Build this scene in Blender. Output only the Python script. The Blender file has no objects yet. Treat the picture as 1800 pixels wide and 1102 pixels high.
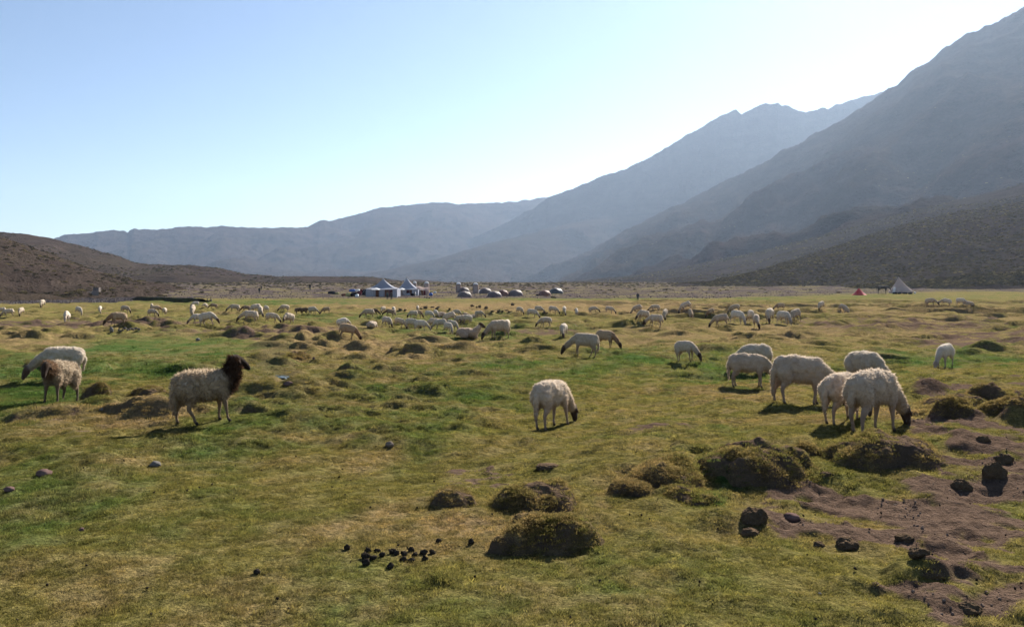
import bpy, bmesh, math, random
import numpy as np
from mathutils import Vector, Matrix, Euler

random.seed(7)
RNG = np.random.default_rng(11)
C = bpy.context.scene.collection
SC = bpy.context.scene

# ------------------------------------------------------------ camera, world, sun, exposure
CH = 1.75
FPX = 1500.0                                   # focal length in photo pixels (photo 1800 wide)
PITCH = math.atan(51.0 / FPX)
cam_d = bpy.data.cameras.new('camera')
cam_d.sensor_width = 36.0
cam_d.lens = 36.0 * FPX / 1800.0
cam_d.clip_start = 0.1
cam_d.clip_end = 40000.0
cam = bpy.data.objects.new('camera', cam_d)
C.objects.link(cam)
cam.location = (0, 0, CH)
cam.rotation_euler = (math.pi / 2 - PITCH, 0, 0)
SC.camera = cam

SUN_AZ = math.radians(29.0)                    # to the right of the view axis
SUN_EL = math.radians(34.0)
SUN = Vector((math.sin(SUN_AZ) * math.cos(SUN_EL), math.cos(SUN_AZ) * math.cos(SUN_EL), math.sin(SUN_EL)))
world = bpy.data.worlds.new('World')
SC.world = world
world.use_nodes = True
wn = world.node_tree
wn.nodes.clear()
sky = wn.nodes.new('ShaderNodeTexSky')
sky.sky_type = 'NISHITA'
sky.sun_disc = False
sky.sun_elevation = SUN_EL
sky.sun_rotation = SUN_AZ
sky.altitude = 2200.0
sky.air_density = 1.0
sky.dust_density = 1.2
sky.ozone_density = 1.0
bg = wn.nodes.new('ShaderNodeBackground')
bg.inputs['Strength'].default_value = 0.050
wo = wn.nodes.new('ShaderNodeOutputWorld')
wn.links.new(sky.outputs[0], bg.inputs['Color'])
wn.links.new(bg.outputs[0], wo.inputs['Surface'])

sun_d = bpy.data.lights.new('sun', 'SUN')
sun_d.energy = 5.0
sun_d.angle = math.radians(0.5)
sun_d.color = (1.0, 0.93, 0.82)
sun = bpy.data.objects.new('sun', sun_d)
C.objects.link(sun)
sun.rotation_euler = SUN.to_track_quat('Z', 'Y').to_euler()
sun.location = (50, 80, 200)

SC.view_settings.view_transform = 'Standard'
SC.view_settings.look = 'None'
SC.view_settings.exposure = 1.45
SC.view_settings.gamma = 1.0
SC.view_settings.use_curve_mapping = False
SC.cycles.max_bounces = 6
SC.cycles.transparent_max_bounces = 4
SC.cycles.volume_bounces = 0

# ------------------------------------------------------------ numbers
def _h(ix, iy, iz, seed):
    h = (ix.astype(np.int64) * 374761393 + iy.astype(np.int64) * 668265263 + iz.astype(np.int64) * 2147483647 + seed * 974634777) & 0xFFFFFFFF
    h = ((h ^ (h >> 13)) * 1274126177) & 0xFFFFFFFF
    h = ((h ^ (h >> 16)) * 2246822519) & 0xFFFFFFFF
    return (h ^ (h >> 15)) & 0xFFFFFFFF

def rnd2(ix, iy, seed):
    return _h(ix, iy, np.zeros_like(ix), seed) / 4294967295.0

def noise2(x, y, seed=0):
    x = np.asarray(x, float); y = np.asarray(y, float)
    x, y = np.broadcast_arrays(x, y)
    ix = np.floor(x).astype(np.int64); iy = np.floor(y).astype(np.int64)
    fx = x - ix; fy = y - iy
    sx = fx * fx * fx * (fx * (fx * 6 - 15) + 10); sy = fy * fy * fy * (fy * (fy * 6 - 15) + 10)
    def g(ax, ay):
        a = rnd2(ix + ax, iy + ay, seed) * 2 * np.pi
        return np.cos(a) * (fx - ax) + np.sin(a) * (fy - ay)
    a = g(0, 0) * (1 - sx) + g(1, 0) * sx
    b = g(0, 1) * (1 - sx) + g(1, 1) * sx
    return (a * (1 - sy) + b * sy) * 1.5

def fbm2(x, y, octs=4, seed=0, gain=0.5):
    t = 0.0; a = 1.0
    for o in range(octs):
        t = t + a * noise2(x * 2 ** o + 17.3 * o, y * 2 ** o - 9.1 * o, seed + o)
        a *= gain
    return t

def noise3(p, seed=0):
    i = np.floor(p).astype(np.int64); f = p - i
    s = f * f * (3 - 2 * f)
    out = 0.0
    for a in (0, 1):
        for b in (0, 1):
            for c in (0, 1):
                w = (s[:, 0] if a else 1 - s[:, 0]) * (s[:, 1] if b else 1 - s[:, 1]) * (s[:, 2] if c else 1 - s[:, 2])
                out = out + w * (_h(i[:, 0] + a, i[:, 1] + b, i[:, 2] + c, seed) / 4294967295.0 * 2 - 1)
    return out

def fbm3(p, octs=3, seed=0):
    t = 0.0; a = 1.0
    for o in range(octs):
        t = t + a * noise3(p * 2 ** o + 3.7 * o, seed + o); a *= 0.5
    return t

def sstep(a, b, x):
    t = np.clip((x - a) / (b - a), 0, 1)
    return t * t * (3 - 2 * t)

cP, sP = math.cos(PITCH), math.sin(PITCH)
def to_px(x, y, z):
    """where a ground point shows in the photograph (only used to read the place's own layout off it)"""
    dz = z - CH
    dep = np.maximum(y * cP - dz * sP, 0.05)
    return 900 + FPX * x / dep, 551 - FPX * (y * sP + dz * cP) / dep

def ray(u, v):
    a = (u - 900) / FPX; b = -(v - 551) / FPX
    return np.array([a, cP + b * sP, -sP + b * cP])

def at_dist(u, v, y):
    r = ray(u, v)
    r = r / r[1] * y
    return r[0], y, CH + r[2]

def splat(u, v, lst):
    m = np.zeros(np.broadcast(u, v).shape)
    for e in lst:
        cu, cv, ru, rv, s = e[:5]
        q = ((u - cu) / ru) ** 2 + ((v - cv) / rv) ** 2
        m = np.maximum(m, s * np.exp(-0.7 * q * q))
    return m

# ------------------------------------------------------------ the lie of the land
CTRL = [(-.9, 4, 0), (-.5, 4, 0), (0, 4, 0), (.5, 4, 0), (.9, 4, 0), (-.5, 6, 0), (0, 6, 0), (.5, 6, 0),
        (.423, 9.5, .10), (.3, 9.5, .08), (.7, 9.5, .12), (.0, 9.5, -.12), (.045, 12.6, -.33), (-.36, 11.3, -.08), (-.6, 11.3, -.1), (-.2, 10, -.1),
        (.34, 12, .05), (.7, 12, .1), (.7, 16, 0), (.28, 18, -.41), (.08, 25, -.37), (-.53, 17.5, -.3), (-.2, 16, -.38), (.5, 24, -.35),
        (-.5, 28, -.42), (-.15, 30, -.4), (.2, 36, -.38), (.55, 36, -.3), (-.5, 50, -.55), (0, 50, -.55), (.5, 50, -.5), (-.8, 80, -.6), (0, 80, -.6), (.8, 75, -.35)]
_ca = np.array([c[0] for c in CTRL]); _cl = np.log(np.array([c[1] for c in CTRL], float)); _cz = np.array([c[2] for c in CTRL])
FARY = np.array([0, 60, 90, 125, 165, 250, 400, 600, 1000, 3000])
FARZ = np.array([-.6, -.6, -.6, -.65, -.5, .9, 2.5, 3.3, 3.1, 3.0])

STREAM = [(-8.3, 29.5), (-7.4, 26.2), (-6.1, 21.5), (-5.15, 19.6), (-5.0, 18.6), (-5.3, 17.9)]
def stream_dist(x, y):
    d = np.full(np.broadcast(x, y).shape, 1e9)
    for (x0, y0), (x1, y1) in zip(STREAM, STREAM[1:]):
        L2 = (x1 - x0) ** 2 + (y1 - y0) ** 2
        t = np.clip(((x - x0) * (x1 - x0) + (y - y0) * (y1 - y0)) / L2, 0, 1)
        d = np.minimum(d, np.hypot(x - x0 - t * (x1 - x0), y - y0 - t * (y1 - y0)))
    return d

def z_base(x, y):
    x, y = np.broadcast_arrays(np.asarray(x, float), np.asarray(y, float))
    r = np.maximum(np.where(y > 0, y, np.hypot(x, y)), 1.0)
    a = np.clip(x / r, -1.2, 1.2); l = np.log(r)
    W = np.zeros(x.shape); Z = np.zeros(x.shape)
    for i in range(len(_ca)):
        w = np.exp(-((a - _ca[i]) / .17) ** 2 - ((l - _cl[i]) / .17) ** 2) + 1e-9 * np.exp(-((l - _cl[i]) / .6) ** 2) + 1e-14
        W += w; Z += w * _cz[i]
    near = Z / W
    rr = np.hypot(x, np.maximum(y, 0))
    far = np.interp(r, FARY, FARZ)
    k = sstep(60, 110, r)
    return near * (1 - k) + far * k

LUSH = [(300, 612, 190, 22, 1), (60, 645, 130, 22, .9), (230, 648, 170, 20, .9), (60, 700, 110, 26, 1), (110, 742, 90, 10, .6),
        (1000, 650, 330, 24, .75), (1150, 632, 150, 20, .85), (760, 690, 230, 45, .75), (470, 735, 210, 45, .8), (640, 770, 150, 26, .5), (330, 790, 120, 24, .5),
        (1680, 630, 170, 14, .9), (1310, 655, 130, 22, .9), (720, 560, 200, 10, .75), (560, 532, 330, 5, .9), (880, 588, 170, 22, .6),
        (60, 880, 160, 70, .55), (60, 800, 160, 30, .45), (300, 900, 160, 30, .3), (1690, 772, 45, 9, .9), (1240, 1000, 240, 60, .35), (1180, 760, 160, 22, .4),
        (1350, 522, 400, 6, .5), (1000, 524, 300, 4, .7), (1280, 850, 40, 8, .9)]
DRY = [(750, 950, 230, 40, .75), (850, 1045, 400, 45, .55), (1560, 735, 170, 22, .8), (1280, 700, 150, 20, .6), (700, 618, 190, 24, .7), (950, 540, 330, 10, .95),
       (240, 738, 130, 16, .8), (60, 600, 90, 14, .8), (1400, 590, 300, 18, .6), (1550, 545, 300, 10, .6), (300, 1030, 260, 40, .45), (1110, 860, 60, 20, .8),
       (1580, 870, 60, 12, .8), (560, 590, 160, 8, .5), (1180, 548, 200, 9, .8), (1700, 560, 200, 10, .5)]
SOIL = [(1590, 915, 260, 40, 1), (1730, 830, 130, 60, 1), (1700, 765, 110, 20, .8), (1460, 885, 120, 28, .9), (1700, 985, 130, 26, .9), (1640, 1065, 110, 16, .8), (1750, 1060, 90, 30, .6),
        (820, 848, 80, 10, .65), (1600, 575, 260, 12, .55), (1720, 600, 140, 14, .8), (140, 572, 230, 6, .75), (460, 588, 130, 6, .8), (70, 742, 90, 7, .5), (1720, 690, 110, 22, .7),
        (160, 790, 70, 8, .4), (1130, 775, 80, 6, .5), (960, 585, 60, 6, .6)]
HUM = [(600, 690, 330, 85, 1), (150, 735, 220, 45, 1), (1710, 725, 130, 60, 1), (300, 582, 340, 20, .9), (1300, 565, 450, 25, .5), (150, 600, 170, 20, .7), (850, 640, 250, 30, .4),
       (1150, 800, 140, 26, .7), (1620, 980, 160, 70, .6), (1700, 1060, 160, 40, .8), (1300, 920, 90, 50, .6), (500, 600, 120, 20, 1.0)]
FLAT = [(300, 615, 170, 18, 1), (60, 700, 80, 18, .8), (1020, 652, 200, 18, .6), (500, 960, 420, 120, .9), (1000, 1040, 300, 60, .8), (1300, 1000, 200, 50, .7), (1560, 920, 150, 30, .6)]

def masks(x, y, z):
    u, v = to_px(x, np.maximum(y, .5), z)
    back = np.asarray(y) < 2.0
    sc = np.clip(np.abs(y), 3, 200)
    n1 = fbm2(x / (sc * .09 + .3), y / (sc * .12 + .3), 3, 5)
    n2 = fbm2(x * 1.6, y * 1.6, 3, 15)
    wu = 45 * n1; wv = (v - 500) * .10 * n2
    lush = splat(u + wu, v + wv, LUSH)
    dry = splat(u + wu, v + wv, DRY)
    soil = np.minimum(splat(u + wu, v + wv, SOIL) * 1.15, 1.1)
    hum = splat(u, v, HUM)
    flat = splat(u, v, FLAT)
    big = fbm2(x / 9, y / 14, 3, 31)
    bigs = fbm2(x / 2.2, y / 3.0, 3, 35)
    fin = fbm2(x / .45, y / .6, 3, 37)
    lush = np.clip(lush + .25 * big + .4 * bigs + .22 * fin - .08, 0, 1)
    dry = np.clip(dry * .9 + .3 * fbm2(x / 6, y / 9, 3, 41) + .45 * fbm2(x / 1.1, y / 1.4, 3, 44) + .18, 0, 1)
    wear = .5 * np.clip(fbm2(x / 5, y / 9, 4, 57), 0, 1) * sstep(18, 35, np.abs(y))
    soil = soil * (1 - .6 * sstep(.25, .5, fbm2(x / .9, y / .6, 3, 58)))
    soil = sstep(.42, .72, soil + wear + .32 * n2 + .12 * fbm2(x * 5, y * 5, 2, 52))
    for a in (lush, dry, soil, hum, flat):
        a[back] = .3 if a is lush or a is dry else 0
    return u, v, lush, dry, soil, hum, flat

def bumps(x, y, cell, seed, thresh, rmin, rmax, ax=1.0):
    """scattered hummocks: steep-sided cushions"""
    gx = x / cell; gy = y / cell
    ix = np.floor(gx).astype(np.int64); iy = np.floor(gy).astype(np.int64)
    out = np.zeros(x.shape)
    for a in (-1, 0, 1):
        for b in (-1, 0, 1):
            cx = ix + a; cy = iy + b
            p = rnd2(cx, cy, seed)
            px = (cx + .2 + .6 * rnd2(cx, cy, seed + 1)); py = (cy + .2 + .6 * rnd2(cx, cy, seed + 2))
            r = rmin + (rmax - rmin) * rnd2(cx, cy, seed + 3) ** 2
            dx = (gx - px) * cell / ax; dy = (gy - py) * cell
            ang = rnd2(cx, cy, seed + 4) * 6.28
            wob = 1 + .22 * np.sin(3 * np.arctan2(dy, dx) + ang) + .15 * np.sin(5 * np.arctan2(dy, dx) + 2 * ang)
            q = np.clip(np.hypot(dx, dy) / (r * wob), 0, 1)
            h = r * (.22 + .25 * rnd2(cx, cy, seed + 5))
            out = np.maximum(out, np.where(p < thresh, h * (1 - q ** 2.6) ** 1.3, 0))
    return out

MOUNDS = []          # filled below: dict(cx, cy, rx, ry, h, seed)
def mound_h(x, y, m):
    dx = x - m['cx']; dy = y - m['cy']
    c, s = math.cos(m['rot']), math.sin(m['rot'])
    ex = (dx * c + dy * s) / m['rx']; ey = (-dx * s + dy * c) / m['ry']
    th = np.arctan2(ey, ex)
    sd = m['seed']
    wob = 1 + .10 * np.sin(2 * th + sd) + .08 * np.sin(3 * th + 2.1 * sd) + .05 * np.sin(5 * th + 1.7 * sd) + .04 * np.sin(9 * th + sd)
    q = np.hypot(ex, ey) / wob
    q = q * (1 + .10 * fbm2(x * 5 + sd, y * 5, 2, 80 + int(sd)))
    top = 1 + .22 * fbm2(x * 3.2 + sd, y * 3.2, 3, 90 + int(sd)) - .12 * q
    return m['h'] * np.where(q < 1, (1 - np.clip(q, 0, 1) ** 3.2) ** .85, 0) * top, q

def z_detail(x, y, z0, want=None):
    u, v, lush, dry, soil, hum, flat = masks(x, y, z0)
    r = np.hypot(x, y)
    calm = 1 - .85 * flat
    z = z0 + (.085 * fbm2(x / 1.7, y / 1.7, 4, 3) + .09 * fbm2(x / 6, y / 6, 2, 4)) * calm * sstep(2, 8, r)
    z = z + (.034 * fbm2(x / .42, y / .42, 4, 8)) * np.exp(-r / 45) * (1 - .6 * flat)
    z = z + .007 * fbm2(x / .11, y / .11, 2, 9) * np.exp(-r / 12)
    z = z + (.016 * fbm2(x / .10, y / .10, 3, 18) + .045 * np.abs(fbm2(x / .45, y / .35, 3, 20))) * soil * np.exp(-r / 25)
    far = sstep(8, 14, r)
    hm = np.clip(hum * 1.2 - .1 - .8 * flat, 0, 1)
    z = z + bumps(x, y, 1.15, 101, .72, .18, .55, 1.6) * 1.25 * hm * (1 - .35 * sstep(50, 90, y))
    z = z + bumps(x, y, .55, 121, .6, .08, .26, 1.4) * hm * 1.25 * np.exp(-(r / 40) ** 2)
    z = z + bumps(x, y, 2.6, 141, .55, .25, .85, 1.9) * (.45 + .7 * hm) * sstep(14, 30, r) * (1 - .9 * flat) * (1 - sstep(110, 135, y)) * .9
    patch = np.clip(.5 + 1.6 * fbm2(x / 9, y / 12, 3, 183), 0, 1)
    z = z + bumps(x, y, 1.2, 181, .6, .14, .42, 2.4) * 1.7 * sstep(18, 28, y) * (1 - sstep(90, 110, y)) * (1 - flat) * (.25 + .75 * patch)
    # ragged little scarps where turf has broken away
    ph2 = y / 3.1 + 1.1 * fbm2(x / 5, y / 9, 3, 191) + x / 40
    sw2 = 1 - (ph2 - np.floor(ph2)); e2 = sstep(.95, 1.0, sw2)
    z = z + (sw2 - e2 * sw2 - .5) * .26 * np.clip(fbm2(x / 4, y / 6, 2, 193) * 2.4 - .1, 0, 1) * sstep(16, 26, y) * (1 - sstep(75, 100, y)) * (1 - flat)
    z = z + bumps(x, y, .8, 161, .4, .05, .22, 1.3) * .75 * (1 - .6 * hm) * (1 - .75 * flat) * np.exp(-(r / 45) ** 2)
    # eroded banks stepping across the far meadow, more of them to the right
    aR = sstep(-.1, .25, x / np.maximum(y, 1)) * sstep(38, 50, y) * (1 - sstep(120, 140, y))
    ph = y / 7.0 + .9 * fbm2(x / 16, y / 30, 3, 61) + x / 90
    saw = 1 - (ph - np.floor(ph))
    edge = sstep(.972, 1.0, saw)
    amp = np.clip(.55 + 1.1 * fbm2(x / 11, y / 9, 2, 66), 0, 1)
    z = z + (saw - edge * saw - .5) * .62 * amp * (.28 + .72 * aR) * sstep(30, 45, y) * (1 - sstep(120, 140, y))
    # gully below the brown-headed sheep
    gp = [(3.3, 26.5), (5.2, 23.6), (7.2, 21.7), (9.5, 21.3)]
    dmin = np.full(x.shape, 1e9)
    for (x0, y0), (x1, y1) in zip(gp, gp[1:]):
        t = np.clip(((x - x0) * (x1 - x0) + (y - y0) * (y1 - y0)) / ((x1 - x0) ** 2 + (y1 - y0) ** 2), 0, 1)
        dmin = np.minimum(dmin, np.hypot(x - x0 - t * (x1 - x0), y - y0 - t * (y1 - y0)))
    z = z - .16 * np.exp(-(dmin / .28) ** 2)
    sd = stream_dist(x, y)
    k_ = np.exp(-(sd / .38) ** 2) * (1 - sstep(20, 22, y))
    z = z * (1 - k_) + (z0 + .03 * fbm2(x / .5, y / .5, 2, 19)) * k_ - .13 * np.exp(-(sd / .20) ** 2) * (1 - sstep(20, 22, y))
    z = z + .25 * fbm2(x / 30, y / 30, 3, 71) * sstep(130, 250, r) + .05 * fbm2(x / 3, y / 3, 2, 73) * sstep(110, 150, r)
    if want:
        return z, (u, v, lush, dry, soil, hum)
    return z

def z_ground(x, y, mounds=True):
    x = np.atleast_1d(np.asarray(x, float)); y = np.atleast_1d(np.asarray(y, float))
    z = z_detail(x, y, z_base(x, y))
    if mounds:
        zz = z.copy()
        for m in MOUNDS:
            near = (np.abs(x - m['cx']) < m['rx'] * 1.6) & (np.abs(y - m['cy']) < m['ry'] * 1.8)
            if near.any():
                hh, _ = mound_h(x[near], y[near], m)
                zz[near] = np.maximum(zz[near], z[near] + hh)
        z = zz
    return z

def hit(u, v, smooth=False, mounds=True):
    """point of the ground seen at photo pixel (u, v)"""
    r = ray(u, v)
    t = np.geomspace(2.5, 900, 700)
    if not smooth:
        gg = z_base(r[0] * t, r[1] * t); b = np.nonzero(CH + r[2] * t < gg)[0]
        tc = t[b[0]] if len(b) else 900.
        t = np.geomspace(max(2.5, tc * .78), tc * 1.3, 420)
    X = r[0] * t; Y = r[1] * t; Z = CH + r[2] * t
    g = z_base(X, Y) if smooth else z_ground(X, Y, mounds)
    below = np.nonzero(Z < g)[0]
    if len(below) == 0:
        i = len(t) - 1
    else:
        i = below[0]
    if 0 < i and len(below):
        a = Z[i - 1] - g[i - 1]; b = g[i] - Z[i]
        f = a / (a + b + 1e-9)
    else:
        f = 0
    tt = t[i - 1] * (1 - f) + t[i] * f if i else t[0]
    return float(r[0] * tt), float(r[1] * tt), float(CH + r[2] * tt)

# ------------------------------------------------------------ mesh helpers
def mesh_np(name, V, F, mat=None, smooth=True):
    V = np.asarray(V, np.float32); F = np.asarray(F, np.int32)
    me = bpy.data.meshes.new(name)
    k = F.shape[1]
    me.vertices.add(len(V)); me.vertices.foreach_set('co', V.ravel())
    me.loops.add(F.size); me.loops.foreach_set('vertex_index', F.ravel())
    me.polygons.add(len(F))
    me.polygons.foreach_set('loop_start', np.arange(0, F.size, k, dtype=np.int32))
    try:
        me.polygons.foreach_set('loop_total', np.full(len(F), k, np.int32))
    except Exception:
        pass
    me.polygons.foreach_set('use_smooth', np.full(len(F), smooth, bool))
    me.update(calc_edges=True)
    if mat: me.materials.append(mat)
    return me

def grid_faces(nr, nc, wrap=False):
    i = np.arange(nr - 1)[:, None]; j = np.arange(nc if wrap else nc - 1)[None, :]
    jn = (j + 1) % nc
    return np.stack([i * nc + j + 0 * jn, i * nc + jn, (i + 1) * nc + jn, (i + 1) * nc + j], -1).reshape(-1, 4)

def set_col(me, name, cols):
    a = me.attributes.new(name, 'FLOAT_COLOR', 'POINT')
    c = np.ones((len(me.vertices), 4), np.float32); cols = np.asarray(cols)
    c[:, :cols.shape[1]] = cols
    a.data.foreach_set('color', c.ravel())

def link(name, me, parent=None, label=None, cat=None, group=None, kind=None, loc=None, rz=0):
    o = bpy.data.objects.new(name, me)
    C.objects.link(o)
    if parent: o.parent = parent
    if loc is not None: o.location = loc
    if rz: o.rotation_euler = (0, 0, rz)
    if label: o['label'] = label
    if cat: o['category'] = cat
    if group: o['group'] = group
    if kind: o['kind'] = kind
    return o

class MB:
    """collects simple shapes into one mesh"""
    def __init__(s): s.v = []; s.f = []
    def add(s, V, F):
        n = len(s.v); s.v += [tuple(p) for p in V]; s.f += [tuple(i + n for i in q) for q in F]
    def box(s, c, d, rz=0, taper=1.0):
        V = []
        for z in (-.5, .5):
            k = taper if z > 0 else 1
            for x, y in ((-.5, -.5), (.5, -.5), (.5, .5), (-.5, .5)):
                px, py = x * d[0] * k, y * d[1] * k
                V.append((c[0] + px * math.cos(rz) - py * math.sin(rz), c[1] + px * math.sin(rz) + py * math.cos(rz), c[2] + z * d[2]))
        s.add(V, [(3, 2, 1, 0), (4, 5, 6, 7), (0, 1, 5, 4), (1, 2, 6, 5), (2, 3, 7, 6), (3, 0, 4, 7)])
    def bar(s, a, b, r, n=6):
        a = Vector(a); b = Vector(b); d = (b - a).normalized()
        q = d.orthogonal().normalized(); w = d.cross(q)
        V = [p + (q * math.cos(t) + w * math.sin(t)) * r for p in (a, b) for t in [2 * math.pi * i / n for i in range(n)]]
        s.add(V, [(i, (i + 1) % n, n + (i + 1) % n, n + i) for i in range(n)] + [tuple(range(n - 1, -1, -1)), tuple(range(n, 2 * n))])
    def mesh(s, name, mat, smooth=False):
        me = bpy.data.meshes.new(name); me.from_pydata(s.v, [], s.f); me.materials.append(mat)
        if smooth:
            for p in me.polygons: p.use_smooth = True
        return me

# ------------------------------------------------------------ materials
def new_mat(name):
    m = bpy.data.materials.new(name); m.use_nodes = True
    t = m.node_tree; t.nodes.clear()
    return m, t, t.nodes, t.links
def N(t, typ, **kw):
    n = t.nodes.new(typ)
    for k, v in kw.items(): setattr(n, k, v)
    return n
def tex_noise(t, vec, scale, detail=4, rough=.55):
    n = N(t, 'ShaderNodeTexNoise'); n.inputs['Scale'].default_value = scale
    n.inputs['Detail'].default_value = detail; n.inputs['Roughness'].default_value = rough
    if vec is not None: t.links.new(vec, n.inputs['Vector'])
    return n.outputs['Fac']
def ramp(t, fac, stops):
    n = N(t, 'ShaderNodeValToRGB'); e = n.color_ramp.elements
    while len(e) > 1: e.remove(e[-1])
    e[0].position = stops[0][0]; c = stops[0][1]; e[0].color = (*c, 1)
    for p, c in stops[1:]:
        x = e.new(p); x.color = (*c, 1)
    t.links.new(fac, n.inputs['Fac'])
    return n.outputs['Color']
def mixc(t, fac, a, b, mode='MIX'):
    n = N(t, 'ShaderNodeMix', data_type='RGBA', blend_type=mode)
    for s, val in ((n.inputs['Factor'], fac), (n.inputs['A'], a), (n.inputs['B'], b)):
        pass
    si = [i for i in n.inputs if i.enabled and i.name == 'Factor'][0]
    sa = [i for i in n.inputs if i.type == 'RGBA' and i.name == 'A'][0]
    sb = [i for i in n.inputs if i.type == 'RGBA' and i.name == 'B'][0]
    for s, val in ((si, fac), (sa, a), (sb, b)):
        if hasattr(val, 'links'): t.links.new(val, s)
        elif isinstance(val, (int, float)): s.default_value = val
        else: s.default_value = (*val, 1)
    return [o for o in n.outputs if o.type == 'RGBA'][0]
def math_n(t, op, a, b=None, clamp=False):
    n = N(t, 'ShaderNodeMath', operation=op, use_clamp=clamp)
    for s, val in ((n.inputs[0], a), (n.inputs[1], b)):
        if val is None: continue
        if hasattr(val, 'links'): t.links.new(val, s)
        else: s.default_value = val
    return n.outputs[0]
def out_surf(t, sh):
    o = N(t, 'ShaderNodeOutputMaterial'); t.links.new(sh, o.inputs['Surface'])
def bump(t, h, strength, dist):
    b = N(t, 'ShaderNodeBump'); b.inputs['Strength'].default_value = strength; b.inputs['Distance'].default_value = dist
    t.links.new(h, b.inputs['Height']); return b.outputs['Normal']

def simple_mat(name, col, rough=.8, var=.25, scale=3.0, metallic=0, coord='Object', transl=0):
    m, t, n, l = new_mat(name)
    tc = N(t, 'ShaderNodeTexCoord')
    f = tex_noise(t, tc.outputs[coord], scale, 5)
    c = ramp(t, f, [(.3, [x * (1 - var) for x in col]), (.7, [min(1, x * (1 + var)) for x in col])])
    p = N(t, 'ShaderNodeBsdfPrincipled'); l.new(c, p.inputs['Base Color'])
    if rough >= .8: p.inputs['Specular IOR Level'].default_value = 0
    p.inputs['Roughness'].default_value = rough; p.inputs['Metallic'].default_value = metallic
    sh = p.outputs[0]
    if transl:
        tr = N(t, 'ShaderNodeBsdfTranslucent'); l.new(c, tr.inputs['Color'])
        mx = N(t, 'ShaderNodeMixShader'); mx.inputs[0].default_value = transl
        l.new(p.outputs[0], mx.inputs[1]); l.new(tr.outputs[0], mx.inputs[2]); sh = mx.outputs[0]
    out_surf(t, sh)
    return m

G_LUSH = (.054, .092, .027)
G_MID = (.138, .120, .043)
G_DRY = (.215, .150, .082)
G_SOIL = (.116, .080, .060)
G_GRAV = (.072, .056, .056)

def turf_colour(t, src, instancer=False):
    """turf colour from the baked layout (r lush, g dry, b soil, a gravel) and grain from world position"""
    l = t.links
    at = N(t, 'ShaderNodeAttribute', attribute_name='lay')
    if instancer: at.attribute_type = 'INSTANCER'
    sep = N(t, 'ShaderNodeSeparateColor'); l.new(at.outputs['Color'], sep.inputs[0])
    n1 = tex_noise(t, src, 2.2, 6, .6); n2 = tex_noise(t, src, 11, 5, .65); n3 = tex_noise(t, src, 85, 5, .75)
    k1 = math_n(t, 'MULTIPLY_ADD', n2, .9); t.nodes[-1].inputs[2].default_value = -.45
    lush = math_n(t, 'ADD', sep.outputs[0], k1, True)
    dryk = math_n(t, 'MULTIPLY_ADD', n1, 1.1); t.nodes[-1].inputs[2].default_value = -.55
    dry = math_n(t, 'ADD', sep.outputs[1], dryk, True)
    c = mixc(t, lush, G_MID, G_LUSH)
    c = mixc(t, math_n(t, 'MULTIPLY', dry, .85), c, G_DRY)
    g = ramp(t, n3, [(.28, (.30, .30, .30)), (.72, (1.7, 1.7, 1.65))])
    c = mixc(t, .75, c, g, 'MULTIPLY')
    n4 = tex_noise(t, src, 24, 7, .8); n5 = tex_noise(t, src, 5.5, 6, .75)
    c = mixc(t, .85, c, ramp(t, n4, [(.36, (.42, .44, .42)), (.5, (1, 1, 1)), (.64, (1.65, 1.55, 1.45))]), 'MULTIPLY')
    c = mixc(t, .7, c, ramp(t, n5, [(.36, (.58, .60, .55)), (.5, (1, 1, 1)), (.64, (1.4, 1.32, 1.25))]), 'MULTIPLY')
    return c, sep, at, n1, n2, n3

def make_ground_mat(name='ground_turf', mound=False):
    m, t, n, l = new_mat(name)
    geo = N(t, 'ShaderNodeNewGeometry')
    P = geo.outputs['Position']
    c, sep, at, n1, n2, n3 = turf_colour(t, P)
    soilc = ramp(t, n2, [(.25, [x * .62 for x in G_SOIL]), (.5, G_SOIL), (.8, [x * 1.45 for x in G_SOIL])])
    soilc = mixc(t, .6, soilc, ramp(t, n3, [(.3, (.55, .55, .55)), (.7, (1.4, 1.38, 1.35))]), 'MULTIPLY')
    # bare earth shows on steep faces
    nz = N(t, 'ShaderNodeSeparateXYZ'); l.new(geo.outputs['Normal'], nz.inputs[0])
    steep = math_n(t, 'SUBTRACT', .80 if mound else .80, nz.outputs[2])
    steep = math_n(t, 'MULTIPLY', steep, 6.0, True)
    steep = math_n(t, 'MULTIPLY', steep, math_n(t, 'MULTIPLY', n1, 1.5, True), True)
    s2 = math_n(t, 'MAXIMUM', sep.outputs[2], steep)
    earth = mixc(t, math_n(t, 'MULTIPLY', steep, .75), soilc, (.098, .073, .052))
    c = mixc(t, s2, c, earth)
    gn = tex_noise(t, P, 1.1, 7, .7); gn2 = tex_noise(t, P, .12, 5, .6)
    gr = ramp(t, gn, [(.3, [x * .5 for x in G_GRAV]), (.5, G_GRAV), (.72, [x * 1.7 for x in G_GRAV])])
    gr = mixc(t, ramp(t, gn2, [(.45, (0, 0, 0)), (.65, (.8, .8, .8))]), gr, (.17, .145, .06))
    c = mixc(t, at.outputs['Alpha'], c, gr)
    p = N(t, 'ShaderNodeBsdfPrincipled'); l.new(c, p.inputs['Base Color']); p.inputs['Roughness'].default_value = .95
    p.inputs['Specular IOR Level'].default_value = 0
    h = math_n(t, 'ADD', math_n(t, 'MULTIPLY', n2, 1.2), math_n(t, 'MULTIPLY', tex_noise(t, P, 28, 5, .7), .9))
    l.new(bump(t, h, 1.0, .05), p.inputs['Normal'])
    out_surf(t, p.outputs[0])
    return m
M_GROUND = make_ground_mat()
M_MOUND = make_ground_mat('mound_turf', True)

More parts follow.
